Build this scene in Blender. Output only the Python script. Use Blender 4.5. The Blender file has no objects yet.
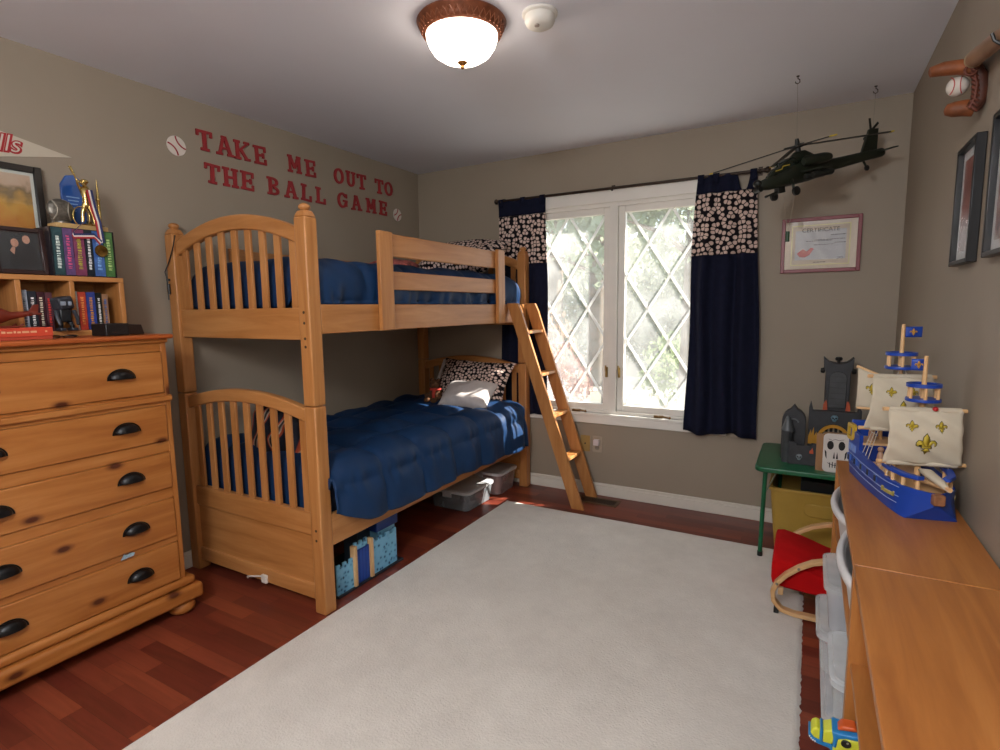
import bpy, bmesh, math, random
from mathutils import Vector, Matrix, Euler, noise
S = bpy.context.scene
COL = S.collection
PI = math.pi
rnd = random.Random(7)

# ------------------------------------------------------------------ camera
F = 546.3
YAW, PITCH, ROLL, CH = 0.51518, 0.12126, -0.013476, 1.3508
_f = Vector((-math.sin(YAW)*math.cos(PITCH), math.cos(YAW)*math.cos(PITCH), -math.sin(PITCH)))
_r0 = Vector((math.cos(YAW), math.sin(YAW), 0)); _u0 = _r0.cross(_f)
_r = math.cos(ROLL)*_r0 + math.sin(ROLL)*_u0
_u = -math.sin(ROLL)*_r0 + math.cos(ROLL)*_u0
CAM = Vector((0, 0, CH))
def _ray(px, py): return _r*((px-500)/F) + _u*((375-py)/F) + _f
def AX(px, py, x): d = _ray(px, py); return CAM + d*(x/d.x)
def AY(px, py, y): d = _ray(px, py); return CAM + d*(y/d.y)
def AZ(px, py, z): d = _ray(px, py); return CAM + d*((z-CH)/d.z)
cd = bpy.data.cameras.new('camera'); cam = bpy.data.objects.new('camera', cd); COL.objects.link(cam)
cd.sensor_width = 36; cd.sensor_fit = 'HORIZONTAL'; cd.lens = F*36/1000; cd.clip_start = 0.02; cd.clip_end = 300
M = Matrix((( _r.x, _u.x, -_f.x), (_r.y, _u.y, -_f.y), (_r.z, _u.z, -_f.z))).to_4x4(); M.translation = CAM
cam.matrix_world = M
S.camera = cam

XL, XR, YB, CEIL, YF = -2.83, 0.416, 3.685, 2.44, -1.55

# ------------------------------------------------------------------ materials
def lin(h):
    h = h.lstrip('#'); o = []
    for i in (0, 2, 4):
        c = int(h[i:i+2], 16)/255
        o.append(c/12.92 if c <= 0.04045 else ((c+0.055)/1.055)**2.4)
    return (*o, 1)
_mats = {}
def _new(name):
    m = bpy.data.materials.new(name); m.use_nodes = True
    nt = m.node_tree; b = nt.nodes['Principled BSDF']
    return m, nt, b
def nd(nt, t, **k):
    n = nt.nodes.new(t)
    for a, v in k.items(): setattr(n, a, v)
    return n
def coords(nt, scale=(1, 1, 1), kind='Object', rot=(0, 0, 0), loc=(0, 0, 0)):
    tc = nd(nt, 'ShaderNodeTexCoord'); mp = nd(nt, 'ShaderNodeMapping')
    mp.inputs['Scale'].default_value = scale; mp.inputs['Rotation'].default_value = rot; mp.inputs['Location'].default_value = loc
    nt.links.new(tc.outputs[kind], mp.inputs['Vector']); return mp.outputs['Vector']
def ramp(nt, fac, stops):
    r = nd(nt, 'ShaderNodeValToRGB'); e = r.color_ramp.elements
    e[0].position, e[0].color = stops[0]; e[1].position, e[1].color = stops[-1]
    for p, c in stops[1:-1]:
        q = e.new(p); q.color = c
    nt.links.new(fac, r.inputs['Fac']); return r.outputs['Color']
def plain(h, rough=0.5, metal=0.0, var=0.06, nscale=8, bump=0.0, bscale=200, coat=0.0, sheen=0.0, spec=None):
    key = ('p', h, rough, metal, var, nscale, bump, bscale, coat, sheen, spec)
    if key in _mats: return _mats[key]
    m, nt, b = _new('finish_'+h.lstrip('#'))
    c = lin(h) if isinstance(h, str) else h
    v = coords(nt)
    n = nd(nt, 'ShaderNodeTexNoise'); n.inputs['Scale'].default_value = nscale; n.inputs['Detail'].default_value = 3
    nt.links.new(v, n.inputs['Vector'])
    lo = tuple(x*(1-var) for x in c[:3])+(1,); hi = tuple(min(1, x*(1+var)) for x in c[:3])+(1,)
    nt.links.new(ramp(nt, n.outputs['Fac'], [(0.3, lo), (0.7, hi)]), b.inputs['Base Color'])
    b.inputs['Roughness'].default_value = rough; b.inputs['Metallic'].default_value = metal
    if spec is not None: b.inputs['Specular IOR Level'].default_value = spec
    if coat: b.inputs['Coat Weight'].default_value = coat; b.inputs['Coat Roughness'].default_value = 0.1
    if sheen: b.inputs['Sheen Weight'].default_value = sheen
    if bump:
        n2 = nd(nt, 'ShaderNodeTexNoise'); n2.inputs['Scale'].default_value = bscale; n2.inputs['Detail'].default_value = 2
        nt.links.new(v, n2.inputs['Vector'])
        bp = nd(nt, 'ShaderNodeBump'); bp.inputs['Strength'].default_value = bump; bp.inputs['Distance'].default_value = 0.002
        nt.links.new(n2.outputs['Fac'], bp.inputs['Height']); nt.links.new(bp.outputs['Normal'], b.inputs['Normal'])
    _mats[key] = m; return m
def wood(name, dark, mid, light, axis, scale=1.0, rough=0.42, knots=None):
    key = ('w', name, axis)
    if key in _mats: return _mats[key]
    m, nt, b = _new(name+'_'+axis)
    sc = {'x': (1.2, 14, 14), 'y': (14, 1.2, 14), 'z': (14, 14, 1.2)}[axis]
    v = coords(nt, tuple(s*scale for s in sc))
    n = nd(nt, 'ShaderNodeTexNoise'); n.inputs['Scale'].default_value = 1.6; n.inputs['Detail'].default_value = 6; n.inputs['Roughness'].default_value = 0.6
    n.inputs['Distortion'].default_value = 0.6
    nt.links.new(v, n.inputs['Vector'])
    col = ramp(nt, n.outputs['Fac'], [(0.28, lin(dark)), (0.5, lin(mid)), (0.72, lin(light))])
    if knots:
        k = {'x': (3.2, 7, 7), 'y': (0, 2.6, 5.2), 'z': (7, 7, 3.2)}[axis]
        vv = coords(nt, k)
        sx = nd(nt, 'ShaderNodeSeparateXYZ'); cx = nd(nt, 'ShaderNodeCombineXYZ'); nt.links.new(vv, sx.inputs[0])
        nt.links.new(sx.outputs['Y'], cx.inputs['X']); nt.links.new(sx.outputs['Z'], cx.inputs['Y']); vv = cx.outputs[0]
        vo = nd(nt, 'ShaderNodeTexVoronoi', voronoi_dimensions='2D'); vo.inputs['Scale'].default_value = 1.0; vo.inputs['Randomness'].default_value = 1.0
        nt.links.new(vv, vo.inputs['Vector'])
        kr = ramp(nt, vo.outputs['Distance'], [(0.04, (1, 1, 1, 1)), (0.065, (0.5, 0.5, 0.5, 1)), (0.11, (0, 0, 0, 1))])
        mx = nd(nt, 'ShaderNodeMix', data_type='RGBA'); mx.inputs[7].default_value = lin(knots)
        nt.links.new(kr, mx.inputs[0]); nt.links.new(col, mx.inputs[6]); col = mx.outputs[2]
    nt.links.new(col, b.inputs['Base Color']); b.inputs['Roughness'].default_value = rough
    _mats[key] = m; return m
def maple(a): return wood('maple', '#A26833', '#B37943', '#C18952', a)
def pine(a): return wood('pine', '#925421', '#A7682F', '#B6793F', a, knots='#4E2008')
def beech(a): return wood('beech', '#8F5526', '#A2652F', '#B0743A', a)
def birch(a): return wood('birch', '#C79A66', '#D4AA78', '#E0BB8C', a)

def emis(h, st):
    key = ('e', h, st)
    if key in _mats: return _mats[key]
    m, nt, b = _new('glowing_glass'); b.inputs['Base Color'].default_value = lin('#F4EDE0')
    b.inputs['Emission Color'].default_value = lin(h); b.inputs['Emission Strength'].default_value = st
    b.inputs['Roughness'].default_value = 0.3
    _mats[key] = m; return m
def glass(tint='#FFFFFF', haze=0.0, gloss=0.06):
    key = ('g', tint, haze, gloss)
    if key in _mats: return _mats[key]
    m, nt, b = _new('pane_glass'); nt.nodes.remove(b)
    out = nt.nodes['Material Output']
    t = nd(nt, 'ShaderNodeBsdfTransparent'); t.inputs['Color'].default_value = lin(tint)
    g = nd(nt, 'ShaderNodeBsdfGlossy'); g.inputs['Roughness'].default_value = 0.02
    a = nd(nt, 'ShaderNodeMixShader'); a.inputs[0].default_value = gloss
    nt.links.new(t.outputs[0], a.inputs[1]); nt.links.new(g.outputs[0], a.inputs[2])
    res = a.outputs[0]
    if haze:  # translucent film put into the pane to imitate washed-out window glare
        tl = nd(nt, 'ShaderNodeBsdfTranslucent'); tl.inputs['Color'].default_value = (0.95, 0.95, 0.95, 1)
        n = nd(nt, 'ShaderNodeTexNoise'); n.inputs['Scale'].default_value = 3.5; n.inputs['Detail'].default_value = 4
        nt.links.new(coords(nt), n.inputs['Vector'])
        mr = nd(nt, 'ShaderNodeMapRange'); mr.inputs['From Min'].default_value = 0.3; mr.inputs['From Max'].default_value = 0.7
        mr.inputs['To Min'].default_value = haze*0.5; mr.inputs['To Max'].default_value = haze*1.4
        nt.links.new(n.outputs['Fac'], mr.inputs['Value'])
        c = nd(nt, 'ShaderNodeMixShader'); nt.links.new(mr.outputs[0], c.inputs[0])
        nt.links.new(res, c.inputs[1]); nt.links.new(tl.outputs[0], c.inputs[2]); res = c.outputs[0]
    nt.links.new(res, out.inputs['Surface'])
    _mats[key] = m; return m
def clear_plastic(h='#C8CDD0', clear=0.5):
    key = ('cp', h, clear)
    if key in _mats: return _mats[key]
    m, nt, b = _new('clear_plastic'); out = nt.nodes['Material Output']
    b.inputs['Base Color'].default_value = lin(h); b.inputs['Roughness'].default_value = 0.18
    t = nd(nt, 'ShaderNodeBsdfTransparent'); x = nd(nt, 'ShaderNodeMixShader')
    n = nd(nt, 'ShaderNodeTexNoise'); n.inputs['Scale'].default_value = 12
    nt.links.new(coords(nt), n.inputs['Vector'])
    mr = nd(nt, 'ShaderNodeMapRange'); mr.inputs['To Min'].default_value = clear-0.08; mr.inputs['To Max'].default_value = clear+0.08
    nt.links.new(n.outputs['Fac'], mr.inputs['Value']); nt.links.new(mr.outputs[0], x.inputs[0])
    nt.links.new(b.outputs[0], x.inputs[1]); nt.links.new(t.outputs[0], x.inputs[2]); nt.links.new(x.outputs[0], out.inputs['Surface'])
    _mats[key] = m; return m
def ball_print(flat, scale=34):
    key = ('bp', flat, scale)
    if key in _mats: return _mats[key]
    m, nt, b = _new('baseball_print')
    sp = nd(nt, 'ShaderNodeSeparateXYZ'); nt.links.new(coords(nt), sp.inputs[0])
    ad = nd(nt, 'ShaderNodeMath', operation='MULTIPLY_ADD'); ad.inputs[1].default_value = 0.0 if flat else 0.6
    nt.links.new(sp.outputs['Y'], ad.inputs[0]); nt.links.new(sp.outputs['Z'], ad.inputs[2])
    cb = nd(nt, 'ShaderNodeCombineXYZ'); nt.links.new(sp.outputs['X'], cb.inputs['X']); nt.links.new(ad.outputs[0], cb.inputs['Y'])
    vo = nd(nt, 'ShaderNodeTexVoronoi', feature='F1', voronoi_dimensions='2D'); vo.inputs['Scale'].default_value = scale; vo.inputs['Randomness'].default_value = 0.8
    ve = nd(nt, 'ShaderNodeTexVoronoi', feature='DISTANCE_TO_EDGE', voronoi_dimensions='2D'); ve.inputs['Scale'].default_value = scale; ve.inputs['Randomness'].default_value = 0.8
    nt.links.new(cb.outputs[0], ve.inputs['Vector'])
    nt.links.new(cb.outputs[0], vo.inputs['Vector'])
    col = ramp(nt, vo.outputs['Distance'], [(0.0, lin('#DCC9BE')), (0.17, lin('#DCCBC0')), (0.2, lin('#B0625A')), (0.24, lin('#D8C6BC')), (0.40, lin('#C9B0A4')), (0.46, lin('#140F16'))])
    em = ramp(nt, ve.outputs['Distance'], [(0.05, (0, 0, 0, 1)), (0.09, (1, 1, 1, 1))])
    mx = nd(nt, 'ShaderNodeMix', data_type='RGBA'); mx.inputs[6].default_value = lin('#140F16'); nt.links.new(em, mx.inputs[0]); nt.links.new(col, mx.inputs[7])
    nt.links.new(mx.outputs[2], b.inputs['Base Color']); b.inputs['Roughness'].default_value = 0.9; b.inputs['Specular IOR Level'].default_value = 0.2
    _mats[key] = m; return m
NAVY = plain('#171A2D', 0.95, var=0.12, nscale=30, spec=0.15)
QUILT = plain('#0E3056', 0.6, var=0.10, nscale=5, bump=0.12, bscale=60, spec=0.3)
WHITE = plain('#DEDAD2', 0.45, var=0.02)
BLACK = plain('#121212', 0.4, var=0.2)
IRON = plain('#0C0C0E', 0.38, metal=0.3, var=0.3, nscale=60, bump=0.4, bscale=150)
GOLD = plain('#CDB574', 0.25, metal=1.0)
def wall_mat():
    m, nt, b = _new('taupe_paint'); v = coords(nt)
    n = nd(nt, 'ShaderNodeTexNoise'); n.inputs['Scale'].default_value = 1.4; n.inputs['Detail'].default_value = 4
    nt.links.new(v, n.inputs['Vector'])
    nt.links.new(ramp(nt, n.outputs['Fac'], [(0.3, lin('#938777')), (0.7, lin('#9A8E7E'))]), b.inputs['Base Color'])
    n2 = nd(nt, 'ShaderNodeTexNoise'); n2.inputs['Scale'].default_value = 90
    nt.links.new(v, n2.inputs['Vector'])
    bp = nd(nt, 'ShaderNodeBump'); bp.inputs['Strength'].default_value = 0.08; bp.inputs['Distance'].default_value = 0.002
    nt.links.new(n2.outputs['Fac'], bp.inputs['Height']); nt.links.new(bp.outputs['Normal'], b.inputs['Normal'])
    b.inputs['Roughness'].default_value = 0.6; return m
WALL = wall_mat()
CEILM = plain('#E2E4EE', 0.8, var=0.015, nscale=2, bump=0.1, bscale=60)
def floor_mat():
    m, nt, b = _new('cherry_planks'); v = coords(nt)
    br = nd(nt, 'ShaderNodeTexBrick'); br.offset = 0.37; br.squash = 1
    br.inputs['Scale'].default_value = 1; br.inputs['Brick Width'].default_value = 0.46; br.inputs['Row Height'].default_value = 0.068
    br.inputs['Mortar Size'].default_value = 0.0005; br.inputs['Mortar'].default_value = lin('#4A1A12')
    br.inputs['Color1'].default_value = (0, 0, 0, 1); br.inputs['Color2'].default_value = (1, 1, 1, 1)
    nt.links.new(v, br.inputs['Vector'])
    v2 = coords(nt, (1.3, 16, 1))
    ad = nd(nt, 'ShaderNodeVectorMath', operation='ADD'); nt.links.new(v2, ad.inputs[0]); nt.links.new(br.outputs['Color'], ad.inputs[1])
    n = nd(nt, 'ShaderNodeTexNoise'); n.inputs['Scale'].default_value = 2.2; n.inputs['Detail'].default_value = 6; n.inputs['Distortion'].default_value = 1.0
    nt.links.new(ad.outputs[0], n.inputs['Vector'])
    c1 = ramp(nt, n.outputs['Fac'], [(0.25, (0.68, 0.66, 0.66, 1)), (0.5, (0.86, 0.85, 0.85, 1)), (0.75, (1, 1, 1, 1))])
    bw = ramp(nt, br.outputs['Color'], [(0.0, lin('#652B20')), (0.35, lin('#733224')), (0.6, lin('#7B3827')), (0.85, lin('#863F2B')), (1.0, lin('#964A30'))])
    mx = nd(nt, 'ShaderNodeMix', data_type='RGBA', blend_type='MULTIPLY'); mx.inputs[0].default_value = 1.0
    nt.links.new(bw, mx.inputs[6]); nt.links.new(c1, mx.inputs[7])
    m2 = nd(nt, 'ShaderNodeMix', data_type='RGBA'); m2.inputs[7].default_value = lin('#40160E')
    nt.links.new(br.outputs['Fac'], m2.inputs[0]); nt.links.new(mx.outputs[2], m2.inputs[6])
    nt.links.new(m2.outputs[2], b.inputs['Base Color']); b.inputs['Roughness'].default_value = 0.34
    return m
def rug_mat():
    m, nt, b = _new('plush_pile'); v = coords(nt)
    n = nd(nt, 'ShaderNodeTexNoise'); n.inputs['Scale'].default_value = 3.0; n.inputs['Detail'].default_value = 8; n.inputs['Roughness'].default_value = 0.75
    nt.links.new(v, n.inputs['Vector'])
    nt.links.new(ramp(nt, n.outputs['Fac'], [(0.3, lin('#C5BEB4')), (0.7, lin('#D9D3C9'))]), b.inputs['Base Color'])
    n2 = nd(nt, 'ShaderNodeTexNoise'); n2.inputs['Scale'].default_value = 130; n2.inputs['Detail'].default_value = 3
    nt.links.new(v, n2.inputs['Vector'])
    bp = nd(nt, 'ShaderNodeBump'); bp.inputs['Strength'].default_value = 0.45; bp.inputs['Distance'].default_value = 0.007
    nt.links.new(n2.outputs['Fac'], bp.inputs['Height']); nt.links.new(bp.outputs['Normal'], b.inputs['Normal'])
    b.inputs['Roughness'].default_value = 0.95; b.inputs['Sheen Weight'].default_value = 0.3; return m

# ------------------------------------------------------------------ mesh builder (world coordinates)
class MB:
    def __init__(s): s.bm = bmesh.new()
    def box(s, x0, x1, y0, y1, z0, z1, rot=None, pivot=None):
        c = [Vector((x, y, z)) for x in (x0, x1) for y in (y0, y1) for z in (z0, z1)]
        return s.hexa(c, rot, pivot)
    def hexa(s, c, rot=None, pivot=None):
        if rot is not None:
            p = pivot if pivot is not None else sum(c, Vector())/8
            c = [p + rot @ (q-p) for q in c]
        v = [s.bm.verts.new(q) for q in c]
        for f in ((0, 1, 3, 2), (4, 6, 7, 5), (0, 4, 5, 1), (2, 3, 7, 6), (0, 2, 6, 4), (1, 5, 7, 3)):
            s.bm.faces.new([v[i] for i in f])
        return s
    def ring_loft(s, rings, cap=True, closed=False):
        vs = [[s.bm.verts.new(p) for p in r] for r in rings]
        n = len(vs[0]); m = len(vs)
        for i in range(m if closed else m-1):
            a, b = vs[i], vs[(i+1) % m]
            for j in range(n): s.bm.faces.new((a[j], a[(j+1) % n], b[(j+1) % n], b[j]))
        if cap and not closed:
            s.bm.faces.new(list(reversed(vs[0]))); s.bm.faces.new(vs[-1])
        return s
    def tube(s, pts, r, seg=8, closed=False, flat=1.0):
        pts = [Vector(p) for p in pts]; n = len(pts); rings = []
        rr = r if isinstance(r, (list, tuple)) else [r]*n
        nrm = None
        for i, p in enumerate(pts):
            if closed: t = pts[(i+1) % n]-pts[i-1]
            else: t = pts[min(i+1, n-1)]-pts[max(i-1, 0)]
            t.normalize()
            if nrm is None:
                a = Vector((0, 0, 1)) if abs(t.z) < 0.9 else Vector((1, 0, 0))
                nrm = t.cross(a).normalized()
            nrm = (nrm - t*nrm.dot(t)).normalized(); b = t.cross(nrm)
            rings.append([p + (nrm*math.cos(k*2*PI/seg) + b*math.sin(k*2*PI/seg)*flat)*rr[i] for k in range(seg)])
        return s.ring_loft(rings, closed=closed)
    def cyl(s, p0, p1, r0, r1=None, seg=16): return s.tube([p0, p1], [r0, r0 if r1 is None else r1], seg)
    def lathe(s, prof, c, axis=(0, 0, 1), seg=32):
        c = Vector(c); w = Vector(axis).normalized(); a = Vector((1, 0, 0)) if abs(w.x) < 0.9 else Vector((0, 1, 0))
        u = (a - w*a.dot(w)).normalized(); v = w.cross(u)
        rings = [[c + w*z + (u*math.cos(k*2*PI/seg)+v*math.sin(k*2*PI/seg))*max(r, 1e-5) for k in range(seg)] for r, z in prof]
        return s.ring_loft(rings)
    def prism(s, poly, fn, t0, t1):
        """poly: 2-D points; fn(a, b, t) -> 3-D point"""
        a = [s.bm.verts.new(fn(p, q, t0)) for p, q in poly]; b = [s.bm.verts.new(fn(p, q, t1)) for p, q in poly]
        n = len(poly)
        for i in range(n): s.bm.faces.new((a[i], a[(i+1) % n], b[(i+1) % n], b[i]))
        s.bm.faces.new(list(reversed(a))); s.bm.faces.new(b); return s
    def ball(s, c, r, sc=(1, 1, 1), rot=None, seg=20, rows=12):
        c = Vector(c); rings = []
        for i in range(rows+1):
            t = PI*i/rows; q = []
            for k in range(seg):
                p = Vector((math.sin(t)*math.cos(2*PI*k/seg)*sc[0], math.sin(t)*math.sin(2*PI*k/seg)*sc[1], -math.cos(t)*sc[2]))*r
                if i in (0, rows): p += Vector((math.cos(2*PI*k/seg), math.sin(2*PI*k/seg), 0))*1e-4
                q.append(c + (rot @ p if rot is not None else p))
            rings.append(q)
        return s.ring_loft(rings)
    def grid(s, fn, nu, nv):
        v = [[s.bm.verts.new(fn(i/nu, j/nv)) for j in range(nv+1)] for i in range(nu+1)]
        for i in range(nu):
            for j in range(nv): s.bm.faces.new((v[i][j], v[i+1][j], v[i+1][j+1], v[i][j+1]))
        return s
    def pillow(s, c, sx, sy, sz, rot, n=18, p=3.0, seed=0, wr=0.006):
        c = Vector(c)
        def pt(u, v, sg):
            a, b = 2*u-1, 2*v-1
            k = (max(0, 1-abs(a)**p)*max(0, 1-abs(b)**p))**0.5
            pin = 1-0.10*(1-abs(a)**2)*abs(b)**3; pin2 = 1-0.10*(1-abs(b)**2)*abs(a)**3
            w = noise.noise(Vector((a*2+seed, b*2, sg*3)))*wr*4*k
            return c + rot @ Vector((a*sx/2*pin2, b*sy/2*pin, sg*(sz/2*k) + w))
        top = [[s.bm.verts.new(pt(i/n, j/n, 1)) for j in range(n+1)] for i in range(n+1)]
        bot = [[top[i][j] if i in (0, n) or j in (0, n) else s.bm.verts.new(pt(i/n, j/n, -1)) for j in range(n+1)] for i in range(n+1)]
        for i in range(n):
            for j in range(n):
                s.bm.faces.new((top[i][j], top[i+1][j], top[i+1][j+1], top[i][j+1]))
                s.bm.faces.new((bot[i][j], bot[i][j+1], bot[i+1][j+1], bot[i+1][j]))
        return s
_world = {}
def tag(o, label=None, cat=None, group=None, kind=None):
    if label: o['label'] = label
    if cat: o['category'] = cat
    if group: o['group'] = group
    if kind: o['kind'] = kind
    return o
def thing(name, label, cat, loc, rotz=0.0, group=None, rot=None, kind=None):
    o = bpy.data.objects.new(name, None); o.empty_display_size = 0.1; COL.objects.link(o)
    o.location = loc; o.rotation_euler = rot if rot else (0, 0, rotz)
    _world[o.name] = Matrix.LocRotScale(Vector(loc), Euler(o.rotation_euler), None)
    return tag(o, label, cat, group, kind)
def part(name, mb, mat, parent=None, bev=0.0, seg=2, smooth=35, sub=0, solid=0.0, label=None, local=False, kind=None):
    bm = mb.bm
    bmesh.ops.recalc_face_normals(bm, faces=bm.faces)
    base = None
    if parent is None:
        vs = [v.co for v in bm.verts]
        base = Vector(((min(v.x for v in vs)+max(v.x for v in vs))/2, (min(v.y for v in vs)+max(v.y for v in vs))/2, min(v.z for v in vs)))
        bm.transform(Matrix.Translation(-base))
    elif not local: bm.transform(_world[parent.name].inverted())
    me = bpy.data.meshes.new(name); bm.to_mesh(me); bm.free()
    for p in me.polygons: p.use_smooth = True
    me.set_sharp_from_angle(angle=math.radians(smooth))
    me.materials.append(mat)
    o = bpy.data.objects.new(name, me); COL.objects.link(o)
    if parent is not None: o.parent = parent; _world[o.name] = _world[parent.name]
    else: o.location = base; _world[o.name] = Matrix.Translation(base)
    if solid:
        md = o.modifiers.new('thickness', 'SOLIDIFY'); md.thickness = solid; md.offset = 0
    if bev:
        md = o.modifiers.new('bevel', 'BEVEL'); md.width = bev; md.segments = seg; md.limit_method = 'ANGLE'; md.angle_limit = math.radians(40)
        md.harden_normals = False
    if sub:
        md = o.modifiers.new('smooth', 'SUBSURF'); md.levels = sub; md.render_levels = sub
    if label: o['label'] = label
    if kind: o['kind'] = kind
    return o
def single(name, mb, mat, label, cat, group=None, **k):
    o = part(name, mb, mat, None, **k); return tag(o, label, cat, group)
def struct(name, mb, mat, **k):
    o = part(name, mb, mat, None, **k); o['kind'] = 'structure'; return o
def dup(root, loc, rotz=None, label=None):
    r = root.copy(); COL.objects.link(r); r.location = loc
    if rotz is not None: r.rotation_euler = (0, 0, rotz)
    if label: r['label'] = label
    for ch in root.children:
        c = ch.copy(); COL.objects.link(c); c.parent = r
        for g in ch.children:
            d = g.copy(); COL.objects.link(d); d.parent = c
    return r
def text_part(name, txt, size, mat, parent, origin, right, up, depth=0.0006, align='CENTER', bold=0.0, shear=0.0):
    """printed words as a thin mesh; origin/right/up in world space"""
    cu = bpy.data.curves.new(name, 'FONT'); cu.body = txt; cu.size = size; cu.align_x = align; cu.align_y = 'CENTER'
    cu.extrude = depth; cu.offset = bold; cu.shear = shear; cu.resolution_u = 4
    tmp = bpy.data.objects.new(name+'_tmp', cu); COL.objects.link(tmp)
    dg = bpy.context.evaluated_depsgraph_get(); dg.update()
    me = bpy.data.meshes.new_from_object(tmp.evaluated_get(dg))
    bpy.data.objects.remove(tmp); bpy.data.curves.remove(cu)
    R_, U_ = Vector(right).normalized(), Vector(up).normalized(); N_ = R_.cross(U_)
    T = Matrix(((R_.x, U_.x, N_.x), (R_.y, U_.y, N_.y), (R_.z, U_.z, N_.z))).to_4x4(); T.translation = Vector(origin)
    me.transform(_world[parent.name].inverted() @ T)
    me.materials.clear(); me.materials.append(mat)
    o = bpy.data.objects.new(name, me); COL.objects.link(o); o.parent = parent; _world[o.name] = _world[parent.name]
    return o
def disc_pts(n, rx, ry=None): return [(rx*math.cos(2*PI*k/n), (ry or rx)*math.sin(2*PI*k/n)) for k in range(n)]
def rrect(w, h, r, n=6):
    o = []
    for cx, cy, a0 in ((w/2-r, h/2-r, 0), (-w/2+r, h/2-r, 90), (-w/2+r, -h/2+r, 180), (w/2-r, -h/2+r, 270)):
        for k in range(n+1):
            a = math.radians(a0+90*k/n); o.append((cx+r*math.cos(a), cy+r*math.sin(a)))
    return o

# ------------------------------------------------------------------ room shell
T_ = 0.1
struct('floor', MB().box(XL-T_, XR+T_, YF-T_, YB+T_, -0.1, 0), floor_mat())
struct('ceiling', MB().box(XL-T_, XR+T_, YF-T_, YB+0.13, CEIL, CEIL+0.1), CEILM)
struct('wall_left', MB().box(XL-T_, XL, YF-T_, YB+0.13, 0, CEIL), WALL)
struct('wall_right', MB().box(XR, XR+T_, YF-T_, YB+0.13, 0, CEIL), WALL)
struct('wall_front', MB().box(XL, XR, YF-T_, YF, 0, CEIL), WALL)
WX0, WX1, WZ0, WZ1, WT = -1.80, -0.50, 0.60, 2.055, 0.13
wb = MB(); wb.box(XL, WX0, YB, YB+WT, 0, CEIL); wb.box(WX1, XR, YB, YB+WT, 0, CEIL)
wb.box(WX0, WX1, YB, YB+WT, 0, WZ0); wb.box(WX0, WX1, YB, YB+WT, WZ1, CEIL)
struct('wall_back', wb, WALL)
BASEB = plain('#D8D3C8', 0.4, var=0.02)
def baseboard(name, x0, x1, y0, y1, dx, dy):
    m = MB(); m.box(x0, x1, y0, y1, 0, 0.07)
    m.box(x0+max(dx, 0)*0.005, x1+min(dx, 0)*0.005, y0+max(dy, 0)*0.005, y1+min(dy, 0)*0.005, 0.07, 0.09)
    struct(name, m, BASEB, bev=0.003)
baseboard('baseboard_back', XL+0.016, XR-0.016, YB-0.016, YB, 0, 1)
baseboard('baseboard_left', XL, XL+0.016, YF, YB, -1, 0)
baseboard('baseboard_right', XR-0.016, XR, YF, YB-0.016, 1, 0)

# window
wn = thing('window_1', 'white double casement window with diamond lattice panes between navy curtains', None, (-1.19, YB, WZ0), kind='structure')
FR = plain('#E6E3DC', 0.4, var=0.02)
m = MB()
m.box(WX0-0.07, WX0+0.005, YB-0.02, YB, WZ0-0.02, WZ1+0.005); m.box(WX1-0.005, WX1+0.07, YB-0.02, YB, WZ0-0.02, WZ1+0.005)
m.box(WX0-0.07, WX1+0.07, YB-0.022, YB, WZ1-0.005, WZ1+0.085)
part('window_casing', m, FR, wn, bev=0.004)
m = MB(); m.box(WX0-0.09, WX1+0.09, YB-0.026, YB+0.02, WZ0-0.022, WZ0); m.box(WX0-0.07, WX1+0.07, YB-0.018, YB, WZ0-0.075, WZ0-0.022)
part('window_sill', m, FR, wn, bev=0.004)
m = MB()
m.box(WX0, WX0+0.03, YB+0.005, YB+WT, WZ0, WZ1); m.box(WX1-0.03, WX1, YB+0.005, YB+WT, WZ0, WZ1)
m.box(WX0, WX1, YB+0.005, YB+WT, WZ1-0.03, WZ1); m.box(WX0, WX1, YB+0.005, YB+WT, WZ0, WZ0+0.02)
m.box(-1.215, -1.16, YB+0.003, YB+WT, WZ0, WZ1)
part('window_frame', m, FR, wn, bev=0.003)
def lattice_mat():
    m, nt, b = _new('white_lattice'); b.inputs['Base Color'].default_value = lin('#F0EFEC'); out = nt.nodes['Material Output']
    tl = nd(nt, 'ShaderNodeBsdfTranslucent'); tl.inputs['Color'].default_value = (0.9, 0.9, 0.9, 1); mx = nd(nt, 'ShaderNodeMixShader'); mx.inputs[0].default_value = 0.5
    nt.links.new(b.outputs[0], mx.inputs[1]); nt.links.new(tl.outputs[0], mx.inputs[2]); nt.links.new(mx.outputs[0], out.inputs['Surface']); return m
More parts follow.
